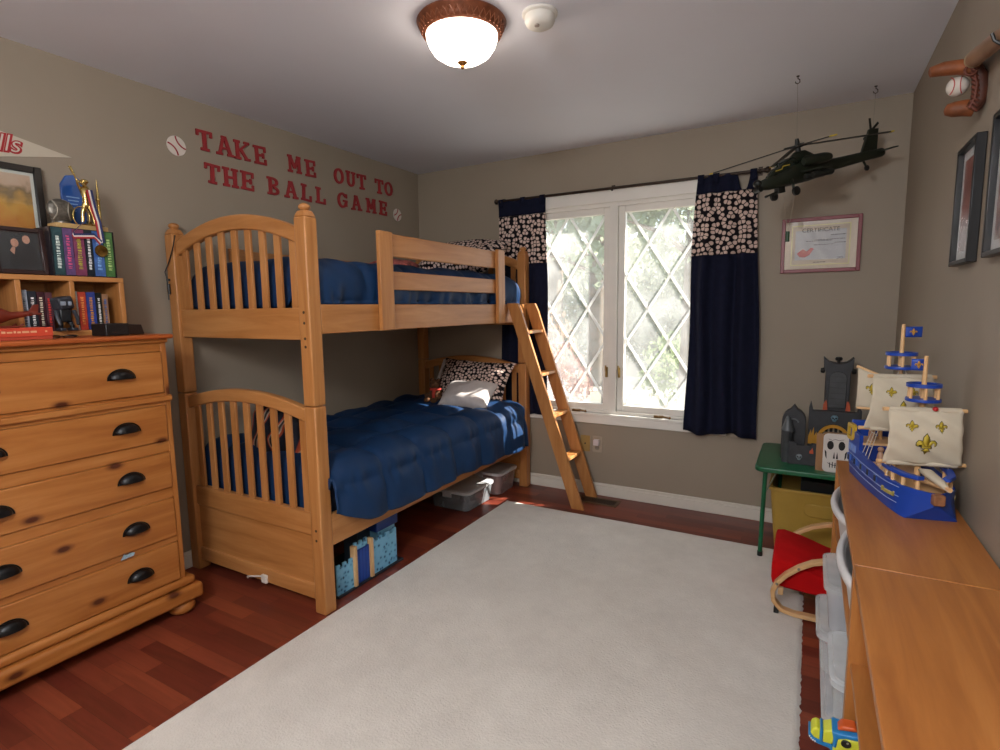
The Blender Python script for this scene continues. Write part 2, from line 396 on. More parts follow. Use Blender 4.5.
def sash(x0, x1, q, period=0.285, vper=0.44):
    xc, ztop = q.x, q.z+0.02+4*vper
    z0, z1, w, y = WZ0+0.018, WZ1-0.028, 0.045, YB+0.025
    m = MB(); m.box(x0, x0+w, y, y+0.04, z0, z1); m.box(x1-w, x1, y, y+0.04, z0, z1)
    m.box(x0+w, x1-w, y, y+0.04, z1-w, z1); m.box(x0+w, x1-w, y, y+0.04, z0, z0+w)
    sh = part('sash', m, FR, wn, bev=0.004)
    gx0, gx1, gz0, gz1 = x0+w-0.004, x1-w+0.004, z0+w-0.004, z1-w+0.004
    part('glass_pane', MB().box(gx0, gx1, y+0.016, y+0.02, gz0, gz1), glass(haze=0.115), sh)
    # diamond lattice outside the pane: bars of +/- slope
    m = MB(); sl = vper/period; wbar = 0.0165
    for sg in (1, -1):
        for k in range(-6, 10):
            # z = zc + sg*sl*(x-xc)
            zc = ztop - 0.02 - k*vper
            pts = []
            xs = sorted([gx0, gx1] + [xc+(zz-zc)/(sg*sl) for zz in (gz0, gz1)])
            seg = [x for x in xs if gx0-1e-6 <= x <= gx1+1e-6 and gz0-1e-6 <= zc+sg*sl*(x-xc) <= gz1+1e-6]
            if len(seg) < 2 or seg[-1]-seg[0] < 0.02: continue
            a = Vector((seg[0], 0, zc+sg*sl*(seg[0]-xc))); b = Vector((seg[-1], 0, zc+sg*sl*(seg[-1]-xc)))
            t = (b-a).normalized(); n = Vector((-t.z, 0, t.x))*wbar/2
            yy = y+0.022+(0.004 if sg > 0 else 0)
            c = [p+q+Vector((0, dy, 0)) for p in (a, b) for q in (-n, n) for dy in (yy, yy+0.007)]
            m.hexa([c[0], c[1], c[2], c[3], c[4], c[5], c[6], c[7]])
    part('lattice', m, lattice_mat(), sh)
sash(-1.768, -1.217, AY(569, 339, YB+0.05))
sash(-1.158, -0.532, AY(648, 309, YB+0.05))
BRASS = plain('#A58A52', 0.35, metal=0.8)
for x in (-1.232, -1.142):
    m = MB(); m.box(x-0.008, x+0.008, YB+0.012, YB+0.025, 0.86, 0.93); m.tube([(x, YB+0.008, 0.895), (x+0.002, YB-0.006, 0.91), (x+0.002, YB-0.012, 0.945)], [0.006, 0.006, 0.005], 8)
    part('sash_lock', m, BRASS, wn)
for x in (-1.45, -0.86):
    m = MB(); m.box(x-0.03, x+0.03, YB-0.012, YB+0.02, WZ0+0.001, WZ0+0.018); m.tube([(x, YB-0.012, WZ0+0.012), (x+0.03, YB-0.03, WZ0+0.018), (x+0.075, YB-0.03, WZ0+0.012)], 0.006, 8)
    m.ball((x+0.08, YB-0.03, WZ0+0.012), 0.009)
    part('window_crank', m, plain('#7A5E3A', 0.4, metal=0.6), wn, bev=0.002)

# ------------------------------------------------------------------ curtains
CY = 3.645
rod = thing('curtain_rod', 'thin dark curtain rod with round finial above the window', 'curtain rod', (-1.2, CY, 2.137))
RODM = plain('#3A2E26', 0.4, metal=0.6)
part('rod', MB().cyl((-2.055, CY, 2.138), (-0.275, CY, 2.132), 0.009), RODM, rod)
for x, z in ((-2.07, 2.138), (-0.26, 2.132)):
    m = MB(); m.lathe([(0.011, -0.016), (0.011, -0.008), (0.018, 0.0), (0.019, 0.008), (0.014, 0.017), (0.001, 0.021)], (x, CY, z), axis=(-1 if x < -1 else 1, 0, 0), seg=16); part('finial', m, RODM, rod, smooth=60)
for x in (-2.03, -1.19, -0.295):
    m = MB(); m.tube([(x, YB, 2.132), (x, CY+0.02, 2.13), (x, CY+0.004, 2.122), (x, CY-0.012, 2.126), (x, CY-0.014, 2.136)], 0.005); m.box(x-0.012, x+0.012, YB-0.006, YB, 2.11, 2.16)
    part('bracket', m, RODM, rod)
def curtain(name_label, x0t, x1t, x0b, x1b, ztop, zb0, zb1, zbot, npl, amp, seed, top_fn=None, press=0.0):
    t = thing('curtain', name_label, 'curtain', ((x0b+x1b)/2, CY, zbot), group='navy curtains at the window')
    def surf(u, z, extra=0.0):
        k = max(0.0, (ztop-z)/(ztop-zbot))
        xx = (x0t+(x0b-x0t)*k**0.7) + u*((x1t+(x1b-x1t)*k**0.7)-(x0t+(x0b-x0t)*k**0.7))
        ph = u*npl*2*PI + 0.7*math.sin(3*u+seed) + 0.25*math.sin(4*z+seed)
        a = amp*(0.3+0.7*min(1, k*2.2))
        return Vector((xx + 0.006*math.sin(5*z+6*u+seed), CY + press*min(1, k*3) - 0.002 + a*math.sin(ph) + a*0.2*math.sin(1.7*ph+seed) - extra, z))
    topf = top_fn or (lambda u: ztop)
    part('header', MB().grid(lambda u, v: surf(u, zb0+0.002+v*(topf(u)-zb0)), 70, 6), NAVY, t, solid=0.004, smooth=80)
    part('print_band', MB().grid(lambda u, v: surf(u, zb1+v*(zb0-zb1), 0.001), 70, 14), ball_print(True), t, solid=0.005, smooth=80, label='baseball print band')
    part('panel', MB().grid(lambda u, v: surf(u, zbot+0.012*math.sin(9*u+seed)+v*(zb1+0.002-zbot-0.012*math.sin(9*u+seed))), 70, 26), NAVY, t, solid=0.004, smooth=80)
    # tab loops over the rod
    for k in range(3):
        u = (0.06, 0.5, 0.94)[k]; xx = surf(u, ztop-0.05).x
        if top_fn and k == 1: xx -= 0.06
        m = MB(); w = 0.018
        prof = [(CY-0.012, ztop-0.05), (CY-0.014, ztop), (CY-0.010, ztop+0.010), (CY, ztop+0.013), (CY+0.010, ztop+0.010), (CY+0.014, ztop), (CY+0.012, ztop-0.05)]
        m.grid(lambda a, b: Vector((xx-w+2*w*b, prof[round(a*6)][0], prof[round(a*6)][1])), 6, 1)
        part('tab', m, NAVY, t, solid=0.003)
    return t
curtain('navy curtain with baseball print band at the window edge beside the bunk bed', -2.05, -1.67, -2.05, -1.665, 2.136, 2.022, 1.675, 0.55, 3.5, 0.011, 1.0, None, 0.006)
def torn(u): return 2.134 - 0.105*math.exp(-((u-0.80)/0.085)**4)
curtain('long navy curtain with baseball print band at the window edge nearest the helicopter', -0.644, -0.311, -0.682, -0.249, 2.134, 2.03, 1.66, 0.54, 3.6, 0.026, 2.3, torn, -0.022)

# ------------------------------------------------------------------ ceiling fittings
def ceiling_lamp(c, label):
    x, y = c
    t = thing('ceiling_light', label, 'ceiling lamp', (x, y, CEIL))
    rim = [(0.05, 0), (0.168, 0), (0.172, -0.006), (0.168, -0.014), (0.162, -0.02), (0.155, -0.034), (0.149, -0.045), (0.138, -0.05), (0.13, -0.044), (0.05, -0.04)]
    part('rim', MB().lathe(rim, (x, y, CEIL), seg=48), plain('#7A452C', 0.45, metal=0.35, var=0.25, nscale=40, bump=0.5, bscale=50), t, smooth=50)
    m = MB()
    for k in range(40):
        a = 2*PI*k/40
        for sg in (1, -1):
            m.tube([(x+math.cos(a+sg*j*0.05)*r_, y+math.sin(a+sg*j*0.05)*r_, CEIL+z_) for j, (r_, z_) in enumerate(((0.163, -0.018), (0.1575, -0.031), (0.150, -0.0455)))], 0.0022, 5)
    part('rim_relief', m, plain('#8A5236', 0.4, metal=0.35), t)
    g = [(0.137, -0.044), (0.136, -0.06), (0.128, -0.085), (0.11, -0.112), (0.08, -0.132), (0.045, -0.143), (0.001, -0.147)]
    part('glass_bowl', MB().lathe(g, (x, y, CEIL), seg=48), emis('#FFEEDC', 13.0), t, smooth=80)
    f = [(0.001, -0.135), (0.019, -0.14), (0.02, -0.147), (0.012, -0.154), (0.006, -0.158), (0.008, -0.163), (0.005, -0.169), (0.001, -0.171)]
    part('finial', MB().lathe(f, (x, y, CEIL), seg=20), plain('#9A6A35', 0.3, metal=0.8), t, smooth=60)
    return t
ceiling_lamp((-1.215, 1.885), 'lit frosted glass dome ceiling lamp with copper coloured rim')
sd = thing('smoke_detector', 'round white smoke detector on the ceiling beside the lamp', 'smoke detector', (-0.93, 1.98, CEIL))
SDM = plain('#D9D6CF', 0.5, var=0.02)
part('base', MB().lathe([(0.001, 0), (0.066, 0), (0.066, -0.008), (0.06, -0.012), (0.001, -0.012)], (-0.93, 1.98, CEIL)), SDM, sd, smooth=40)
part('cover', MB().lathe([(0.056, -0.012), (0.056, -0.03), (0.05, -0.042), (0.036, -0.05), (0.001, -0.052)], (-0.93, 1.98, CEIL)), SDM, sd, smooth=40)
part('test_button', MB().lathe([(0.009, -0.05), (0.009, -0.056), (0.001, -0.057)], (-0.93, 1.955, CEIL), seg=14), plain('#9C8F86', 0.5), sd)

# ------------------------------------------------------------------ bunk bed
BX0, BX1, BY0, BY1, PW = -2.812, -1.812, 1.60, 3.656, 0.066
bed = thing('bunk_bed', 'maple bunk bed with arched slatted ends and a guard rail along the left wall', 'bunk bed', ((BX0+BX1)/2, (BY0+BY1)/2, 0))
for x in (BX0, BX1-PW):
    for y in (BY0, BY1-PW):
        m = MB(); m.box(x, x+PW, y, y+PW, 0, 0.942); m.box(x, x+PW, y, y+PW, 0.945, 1.737)
        c = [Vector((x+a, y+b, 1.737)) for a in (0, PW) for b in (0, PW)]
        cc = [Vector((x+PW/2+(a-0.5)*0.044, y+PW/2+(b-0.5)*0.044, 1.764)) for a in (0, 1) for b in (0, 1)]
        m.hexa([c[0], cc[0], c[1], cc[1], c[2], cc[2], c[3], cc[3]])
        p = part('post', m, maple('z'), bed, bev=0.006)
        part('post_cap', MB().lathe([(0.016, 0), (0.017, 0.006), (0.024, 0.01), (0.025, 0.018), (0.02, 0.026), (0.01, 0.031), (0.001, 0.032)], (x+PW/2, y+PW/2, 1.762), seg=20), maple('x'), p, smooth=60)
ix0, ix1 = BX0+PW, BX1-PW; xm = (ix0+ix1)/2; hw = (ix1-ix0)/2
def arch(z_end, rise, th, y0, y1):
    m = MB(); N = 24; rings = []
    for k in range(N+1):
        x = ix0-0.002+(ix1-ix0+0.004)*k/N; s_ = (x-xm)/hw; z = z_end+rise*(1-s_*s_)
        rings.append([Vector((x, y0, z-th)), Vector((x, y1, z-th)), Vector((x, y1, z)), Vector((x, y0, z))])
    return m.ring_loft(rings)
def bed_end(ye, upper):
    yc = ye+PW/2
    ze, rise, th = (1.695, 0.092, 0.066) if upper else (0.925, 0.062, 0.06)
    zr = 1.365 if upper else 0.458
    part('arched_rail', arch(ze, rise, th, yc-0.02, yc+0.02), maple('x'), bed, bev=0.006, smooth=50)
    for k in range(9):
        x = ix0+(ix1-ix0)*(k+0.5)/9; s_ = (x-xm)/hw
        part('slat', MB().box(x-0.019, x+0.019, yc-0.007, yc+0.007, zr-0.004, ze+rise*(1-s_*s_)-th+0.012), maple('z'), bed, bev=0.002)
    if upper:
        part('end_board', MB().box(ix0, ix1, yc-0.018, yc+0.018, 1.228, 1.365), maple('x'), bed, bev=0.004)
    else:
        part('end_board', MB().box(ix0, ix1, yc-0.018, yc+0.018, 0.355, 0.458), maple('x'), bed, bev=0.004)
        part('end_panel', MB().box(ix0, ix1, yc-0.007, yc+0.007, 0.115, 0.36), maple('x'), bed)
        part('end_board', MB().box(ix0, ix1, yc-0.018, yc+0.018, 0.052, 0.122), maple('x'), bed, bev=0.004)
for ye in (BY0, BY1-PW):
    bed_end(ye, True); bed_end(ye, False)
sy0, sy1 = BY0+PW, BY1-PW
for x in (BX1-0.026, BX0+0.002):
    part('side_rail', MB().box(x, x+0.024, sy0, sy1, 1.252, 1.378), maple('y'), bed, bev=0.004)
    part('side_rail', MB().box(x, x+0.024, sy0, sy1, 0.305, 0.45), maple('y'), bed, bev=0.004)
for z in (1.265, 0.335): part('mattress_board', MB().box(BX0+0.026, BX1-0.026, sy0+0.005, sy1-0.005, z, z+0.018), maple('y'), bed)
for y0_, y1_, z1_ in ((2.02, 2.115, 1.726), (3.155, 3.245, 1.734)): part('guard_post', MB().box(BX1, BX1+0.024, y0_, y1_, 1.252, z1_), maple('z'), bed, bev=0.004)
for z0_, z1_ in ((1.612, 1.722), (1.45, 1.54)): part('guard_board', MB().box(BX1-0.022, BX1-0.0005, 2.075, 3.23, z0_, z1_), maple('y'), bed, bev=0.004)
for y0_ in (1.95, 3.1): part('guard_post', MB().box(BX0-0.012, BX0+0.002, y0_, y0_+0.09, 1.252, 1.70), maple('z'), bed, bev=0.003)
part('guard_board', MB().box(BX0+0.002, BX0+0.022, 1.95, 3.19, 1.59, 1.69), maple('y'), bed, bev=0.004)
for z in (1.30, 1.345, 0.345, 0.39, 1.235, 1.20):
    part('bolt', MB().lathe([(0.001, -0.004), (0.006, -0.002), (0.006, 0.0015), (0.001, 0.002)], (BX1-PW/2, BY0-0.0002, z), axis=(0, -1, 0), seg=12), plain('#4A3A2A', 0.5, metal=0.4), bed)

# mattresses, comforters
MATT = plain('#0B1326', 0.9, var=0.1)
single('mattress', MB().box(-2.77, -1.86, 1.70, 3.54, 1.284, 1.45), MATT, 'dark mattress on the upper bunk under the blue comforter', 'mattress', bev=0.03, seg=3)
single('mattress', MB().box(-2.77, -1.85, 1.70, 3.54, 0.354, 0.575), MATT, 'dark mattress on the lower bunk under the blue comforter', 'mattress', bev=0.03, seg=3)
def comforter(name, label, path, y0, y1, y1d, hem, puff, cy, cv, rend, seed, zfloor, y0d=None):
    """path: cross-section (x, z) from wall to hem; y0..y1 length; hem(y) lifts the last points"""
    P = [Vector((a, 0, b)) for a, b in path]
    L = [0]
    for a, b in zip(P, P[1:]): L.append(L[-1]+(b-a).length)
    tot = L[-1]; nv = 100; nu = 150
    def at(v):
        d = v*tot
        for i in range(len(P)-1):
            if d <= L[i+1]+1e-9:
                k = (d-L[i])/(L[i+1]-L[i]); return P[i].lerp(P[i+1], k)
        return P[-1]
    def sm(v):
        return (at(max(0, v-0.025))+at(v)*2+at(min(1, v+0.025)))/4
    def fn(u, v):
        drape = max(0, min(1, (v-0.72)/0.1))
        yend = y1+(y1d-y1)*drape
        kk = max(0, (0.04-u)/0.04, (u-0.96)/0.04); u = min(1, max(0, (u-0.04)/0.92))
        ys = y0+((y0d if y0d else y0)-y0)*drape
        y = ys+(yend-ys)*u
        p = sm(v); t = (sm(min(1, v+0.01))-sm(max(0, v-0.01))).normalized(); n = Vector((-t.z, 0, t.x))
        if n.z < 0 and drape < 0.5: n = -n
        if drape >= 0.5 and n.x < 0: n = -n
        d = v*tot
        q = (abs(math.sin(PI*(y-y0)/cy))*abs(math.sin(PI*d/cv)))**0.55
        sd = min(abs(((d/cv)%1.0)), 1-abs(((d/cv)%1.0)))*cv
        w = noise.noise(Vector((y*5+seed, d*5, 0)))*0.013 + noise.noise(Vector((y*12+seed, d*8, 3)))*0.008
        w += 0.006*math.sin(y*70+5*noise.noise(Vector((y*6, d*3, seed))))*math.exp(-(sd/0.05)**2)*(0.25+0.75*drape)
        if drape > 0: w += drape*0.012*math.sin(y*21+3*math.sin(y*4+seed))*min(1, (v-0.72)/0.28)
        out = Vector((0, y, 0))+p+n*(puff*q+w)
        e = min(y-ys, yend-y)
        if e < rend:
            dz = rend-math.sqrt(max(0, rend*rend-(rend-e)**2))
            out.z -= dz*(1-drape)
        if out.z < zfloor: out.z = zfloor
        if v > 0.8:
            h = hem(y); z0 = P[-1].z; out.z += (h-z0)*min(1, (v-0.8)/0.2)
        if kk and out.z > zfloor: out.z += (zfloor-out.z)*kk*(1-drape)
        return out
    m = MB(); m.grid(fn, nu, nv)
    o = single(name, m, QUILT, label, 'comforter', solid=0.012, smooth=80)
    return o
HEM = [AX(px, py, -1.77) for px, py in ((330, 513), (345, 517), (364, 519), (378, 516), (393, 510), (410, 502), (430, 492), (455, 478), (480, 467), (505, 456), (527, 447))]
def hem_low(y):
    for p, q in zip(HEM, HEM[1:]):
        if y <= q.y: k = max(0, (y-p.y)/(q.y-p.y)); return p.z+(q.z-p.z)*k + 0.004*math.sin(y*17)
    return HEM[-1].z
comforter('comforter', 'puffy navy blue comforter hanging over the front of the lower bunk',
          [(-2.785, 0.50), (-2.775, 0.60), (-2.75, 0.64), (-2.3, 0.655), (-1.90, 0.65), (-1.82, 0.625), (-1.785, 0.57), (-1.775, 0.36)],
          1.674, 3.57, 3.515, hem_low, 0.040, 0.30, 0.29, 0.06, 2.0, 0.33, 1.655)
comforter('comforter', 'puffy navy blue comforter on the upper bunk behind the guard rail',
          [(-2.775, 1.42), (-2.765, 1.52), (-2.73, 1.565), (-2.3, 1.575), (-1.95, 1.57), (-1.88, 1.535), (-1.856, 1.46), (-1.853, 1.37)],
          1.676, 3.55, 3.55, lambda y: 1.37, 0.026, 0.31, 0.29, 0.08, 7.0, 1.37)
def RE(x, y, z): return Euler((math.radians(x), math.radians(y), math.radians(z))).to_matrix()
def pillow_thing(label, c, s, rot, mat, seed, hem=None):
    t = thing('pillow', label, 'pillow', c)
    part('pillowcase', MB().pillow(c, *s, rot, seed=seed), mat, t, smooth=80)
    if hem:
        m = MB(); q = []
        for k in range(21):
            a = -0.9+1.8*k/20
            q.append(Vector(c)+rot @ Vector((-s[0]/2*0.985, a*s[1]/2, 0.0)))
        m.tube(q, 0.012, 8); part('case_hem', m, plain('#CFC6C0', 0.9), t, smooth=80)
    return t
pillow_thing('black pillow printed with white baseballs leaning on the lower bunk end', (-2.19, 3.44, 0.80), (0.64, 0.38, 0.15), RE(58, 0, 0) @ RE(0, 0, -2), ball_print(False, 36), 1, True)
pillow_thing('small white pillow lying in front of the baseball print pillow', (-2.12, 3.27, 0.735), (0.40, 0.26, 0.15), RE(33, 0, 6), plain('#C9C0BC', 0.9, var=0.08, nscale=20), 4)
pillow_thing('black pillow printed with white baseballs on the upper bunk', (-2.2, 3.34, 1.715), (0.62, 0.42, 0.17), RE(32, 0, 3), ball_print(False, 37), 2)
def stripes_mat():
    m, nt, b = _new('orange_stripe_print'); v = coords(nt)
    w = nd(nt, 'ShaderNodeTexWave', wave_type='BANDS', bands_direction='X'); w.inputs['Scale'].default_value = 2.2; w.inputs['Distortion'].default_value = 6
    nt.links.new(v, w.inputs['Vector'])
    nt.links.new(ramp(nt, w.outputs['Fac'], [(0.0, lin('#101522')), (0.55, lin('#141A2C')), (0.62, lin('#A8452A')), (0.8, lin('#B85A34')), (0.86, lin('#C9B8A4')), (1.0, lin('#101522'))]), b.inputs['Base Color'])
    b.inputs['Roughness'].default_value = 0.85; return m
pillow_thing('dark pillow with orange red print behind the lower bunk slats', (-2.28, 1.79, 0.755), (0.44, 0.27, 0.12), RE(72, 0, 0), stripes_mat(), 6)
# folded red and white cloth on the upper bunk
pillow_thing('red and white patterned cushion lying on the upper bunk beside the wall', (-2.52, 2.95, 1.64), (0.34, 0.24, 0.10), RE(8, 0, 20), plain('#A85A52', 0.9, var=0.5, nscale=30), 9)
# plush toy
PLD = Vector((-0.03, 0.06, 0))
pt = thing('plush_toy', 'small brown plush toy with a red scarf beside the white pillow', 'soft toy', (-2.36, 3.17, 0.66))
BRN = plain('#5A3A22', 0.95, var=0.2, nscale=60, bump=0.5, bscale=160)
m = MB(); m.ball((-2.37, 3.2, 0.725), 0.05, (1, 0.85, 1.15)); m.ball((-2.36, 3.185, 0.80), 0.038); m.ball((-2.392, 3.19, 0.832), 0.014); m.ball((-2.33, 3.19, 0.834), 0.014)
m.ball((-2.36, 3.15, 0.793), 0.017); m.ball((-2.42, 3.175, 0.715), 0.02, (1.6, 1, 1)); m.ball((-2.32, 3.165, 0.715), 0.02, (1.6, 1, 1)); m.ball((-2.40, 3.14, 0.69), 0.022, (1, 1.6, 1)); m.ball((-2.34, 3.14, 0.69), 0.022, (1, 1.6, 1))
m.bm.transform(Matrix.Translation(PLD)); part('body', m, BRN, pt, smooth=80)
m = MB(); m.tube([(-2.36+0.036*math.cos(a), 3.188+0.033*math.sin(a), 0.766) for a in [2*PI*k/16 for k in range(16)]], 0.011, 8, closed=True)
m.tube([(-2.345, 3.15, 0.765), (-2.34, 3.135, 0.74), (-2.335, 3.13, 0.70)], [0.012, 0.013, 0.011], 8, flat=0.5)
m.bm.transform(Matrix.Translation(PLD)); part('scarf', m, plain('#B03A2C', 0.9), pt, smooth=80)

# ladder
lad = thing('bunk_ladder', 'maple ladder leaning on the upper bunk rail in front of the window', 'ladder', (-1.5, 3.46, 0))
def ladx(z): return -1.822+(1.385-z)*0.346
for y in (3.325, 3.595):
    poly = [(ladx(1.385), 1.385), (ladx(1.36)+0.075, 1.385), (ladx(1.33)+0.09, 1.33), (ladx(0)+0.086, 0), (ladx(0), 0)]
    part('stringer', MB().prism(poly, lambda a, b, t: Vector((a, t, b)), y, y+0.024), maple('z'), lad, bev=0.003)
for z in (1.195, 0.905, 0.625, 0.335):
    part('rung', MB().box(ladx(z)+0.006, ladx(z)+0.083, 3.347, 3.597, z-0.02, z), maple('y'), lad, bev=0.003)

# cable and plug near the bed
m = MB(); pts = [AY(q[0], q[1], 1.592) for q in ((175, 235), (173, 247), (169, 262), (165, 272), (167, 279), (168, 290), (169, 300))]
cb = thing('black_cable', 'thin black cable with a clip hanging on the bed post by the dresser', 'cable', pts[-1])
part('cord', MB().tube(pts, 0.0032, 6), BLACK, cb, smooth=80)
p = AY(169, 288, 1.592); m = MB(); m.cyl(p-Vector((0, 0, 0.03)), p+Vector((0, 0, 0.02)), 0.0075); m.cyl(p+Vector((0, 0, 0.035)), p+Vector((0, 0, 0.045)), 0.009); part('clip', m, BLACK, cb)
p = AY(266, 578, 1.618)
pl = thing('plug_adapter', 'small white plug adapter with a cord on the bottom board of the bed end', 'plug', p)
part('body', MB().box(p.x-0.018, p.x+0.018, 1.603, 1.626, p.z-0.02, p.z+0.02), plain('#D8D2C8', 0.4), pl, bev=0.003)
a = AY(248, 576, 1.612)
part('cord', MB().tube([p+Vector((-0.016, -0.004, 0)), p+Vector((-0.03, -0.004, 0.004)), a+Vector((0.02, 0, 0.004)), a, a+Vector((-0.004, 0.002, -0.01))], 0.005, 8), plain('#CFC6BC', 0.5), pl, smooth=80)

# ------------------------------------------------------------------ dresser
DX = -2.40; DY0, DY1 = 0.525, 1.333
dr = thing('dresser', 'knotty pine chest of drawers with black cup pulls against the left wall', 'dresser', ((DX+XL)/2, (DY0+DY1)/2, 0))
m = MB(); m.box(XL+0.02, DX-0.02, DY1-0.022, DY1, 0.06, 1.235); m.box(XL+0.02, DX-0.02, DY0, DY0+0.022, 0.06, 1.235); m.box(XL+0.02, XL+0.03, DY0, DY1, 0.06, 1.235); m.box(XL+0.02, DX-0.03, DY0, DY1, 0.1, 0.12)
part('carcass', m, pine('z'), dr, bev=0.002)
zs = [(1.012, 1.188), (0.803, 0.958), (0.594, 0.752), (0.372, 0.548), (0.172, 0.344)]
for y in (DY0, DY1-0.022): part('corner_stile', MB().box(DX-0.022, DX, y, y+0.022, 0.14, 1.235), pine('z'), dr, bev=0.002)
m = MB()
for z0, z1 in ((1.19, 1.236), (0.96, 1.01), (0.754, 0.801), (0.55, 0.592), (0.346, 0.37), (0.13, 0.17)): m.box(DX-0.022, DX-0.002, DY0+0.02, DY1-0.02, z0, z1)
part('drawer_divider', m, pine('y'), dr)
for i, (z0, z1) in enumerate(zs):
    d = part('drawer', MB().box(DX-0.3, DX+0.006, DY0+0.024, DY1-0.024, z0, z1), pine('y'), dr, bev=0.004)
    zc = (z0+z1)/2+0.004
    for yc in (1.146, 0.712):
        m = MB(); N = 16
        def dome(u, v):
            a = PI*u; b = PI/2*v
            return Vector((DX+0.006+0.027*math.sin(b)**0.9, yc+0.046*math.cos(a)*math.cos(b), zc-0.016+0.036*math.sin(a)*math.cos(b)**0.8+0.002))
        m.grid(dome, N, 8)
        m.prism([(0.052*math.cos(PI*k/N), 0.042*math.sin(PI*k/N)) for k in range(N+1)], lambda a, b, t: Vector((DX+t, yc+a, zc-0.016+b)), 0.005, 0.0085)
        part('cup_pull', m, IRON, d, solid=0.003, smooth=50)
m = MB(); m.box(XL+0.005, -2.362, DY0-0.04, DY1+0.016, 1.243, 1.262)
part('top', m, wood('pine_top', '#8E4216', '#A2501F', '#B25E2A', 'y'), dr, bev=0.007, seg=3)
m = MB(); m.box(XL+0.02, DX+0.012, DY0-0.012, DY1+0.005, 1.225, 1.245); m.box(DX-0.01, DX+0.014, DY0-0.004, DY1+0.004, 0.975, 1.0)
part('cornice', m, pine('y'), dr, bev=0.006, seg=3)
m = MB(); m.box(XL+0.02, DX+0.016, DY0-0.022, DY1+0.038, 0.128, 0.168); m.box(XL+0.02, DX+0.034, DY0-0.04, DY1+0.060, 0.058, 0.128)
part('plinth', m, pine('y'), dr, bev=0.016, seg=4)
for x in (DX-0.03, XL+0.09):
    for y in (DY0+0.02, DY1-0.012):
        part('bun_foot', MB().lathe([(0.03, 0), (0.05, 0.01), (0.056, 0.028), (0.05, 0.048), (0.036, 0.06)], (x, y, 0), seg=24), pine('z'), dr, smooth=60)
p = AX(128, 556, DX+0.0065)
st = MB(); st.prism([(-0.026, -0.009), (0.02, -0.006), (0.027, 0.004), (0.01, 0.009), (0.0, 0.005), (-0.012, 0.010)], lambda a, b, t: Vector((DX+0.002+t, p.y+a, p.z+b)), 0, 0.006)
single('sticker', st, plain('#8FA6B4', 0.4, var=0.3, nscale=80), 'torn pale blue sticker stuck between the two lowest dresser drawers', 'sticker')

# cubby shelf on dresser
HX0, HX1, HY0, HY1, HZ0, HZ1 = XL+0.005, -2.60, 0.555, 1.29, 1.2625, 1.503
cs = thing('cubby_shelf', 'pine cubby shelf full of books standing on the dresser', 'shelf', ((HX0+HX1)/2, (HY0+HY1)/2, HZ0))
part('top_panel', MB().box(HX0, HX1, HY0, HY1, HZ1-0.02, HZ1), maple('y'), cs, bev=0.002)
part('bottom_panel', MB().box(HX0, HX1, HY0, HY1, HZ0, HZ0+0.022), maple('y'), cs, bev=0.002)
for y in (HY0, HY1-0.02): part('side_panel', MB().box(HX0, HX1, y, y+0.02, HZ0+0.022, HZ1-0.02), maple('z'), cs, bev=0.002)
for y in (0.735, 0.913, 1.088): part('divider', MB().box(HX0+0.006, HX1-0.002, y, y+0.018, HZ0+0.022, HZ1-0.02), maple('z'), cs, bev=0.002)
part('back_panel', MB().box(HX0, HX0+0.006, HY0+0.02, HY1-0.02, HZ0+0.022, HZ1-0.02), maple('y'), cs)
def book(y0, y1, z0, h, xf, depth, cov, mark, label, group, lean=0.0, cat='book'):
    t = thing('book', label, cat, (xf-depth/2, (y0+y1)/2, z0), group=group, rot=(lean, 0, 0))
    c = plain(cov, 0.4, var=0.25, nscale=55)
    m = MB(); m.box(xf-depth, xf, y0, y0+0.002, z0, z0+h); m.box(xf-depth, xf, y1-0.002, y1, z0, z0+h); m.box(xf-0.002, xf, y0+0.002, y1-0.002, z0, z0+h)
    mw = Matrix.Translation(Vector(((xf-depth/2), (y0+y1)/2, z0)))
    def loc(mm): mm.bm.transform(mw.inverted()); return mm
    part('cover', loc(m), c, t, local=True)
    part('pages', loc(MB().box(xf-depth+0.004, xf-0.002, y0+0.002, y1-0.002, z0+0.003, z0+h-0.003)), plain('#CFC4A8', 0.9), t, local=True)
    m = MB(); yc = (y0+y1)/2; w = (y1-y0)*0.22
    r_ = random.Random(label); z = z0+h*0.14
    while z < z0+h*0.84:
        l = h*r_.uniform(0.015, 0.055)
        m.box(xf, xf+0.0006, yc-w*r_.uniform(0.6, 1), yc+w*r_.uniform(0.6, 1), z, min(z+l, z0+h*0.92)); z += l+h*r_.uniform(0.008, 0.03)
    part('spine_print', loc(m), plain(mark, 0.5, var=0.5, nscale=160), t, local=True)
    return t
# slipcase with six books
SC = thing('book_slipcase', 'black slipcase holding six colourful books on the cubby shelf top', 'slipcase', (-2.68, 1.157, HZ1))
m = MB(); m.box(-2.76, -2.606, 1.042, 1.046, HZ1, 1.695); m.box(-2.76, -2.606, 1.266, 1.27, HZ1, 1.695); m.box(-2.76, -2.606, 1.046, 1.266, HZ1, HZ1+0.004); m.box(-2.76, -2.606, 1.046, 1.266, 1.691, 1.695); m.box(-2.76, -2.756, 1.046, 1.266, HZ1+0.004, 1.691)
part('case', m, plain('#15101A', 0.5, var=0.3), SC)
bz = [('#2A474C', '#C9D6CF', 'teal book with white spine letters in the slipcase, next to the photo frame', 0.036), ('#5C4470', '#C9527E', 'purple and red book second in the black slipcase, right of the teal one', 0.034),
      ('#7A3A58', '#A7A03C', 'magenta book third in the black slipcase beside the slim black one', 0.04), ('#14202A', '#D9E2E4', 'slim black book with white spine letters in the black slipcase', 0.028),
      ('#3C62A2', '#7AA6E0', 'bright blue book behind the hanging medal in the black slipcase', 0.04), ('#456F3C', '#A6C37E', 'green book at the end of the black slipcase away from the photo frame', 0.036)]
y = 1.0475
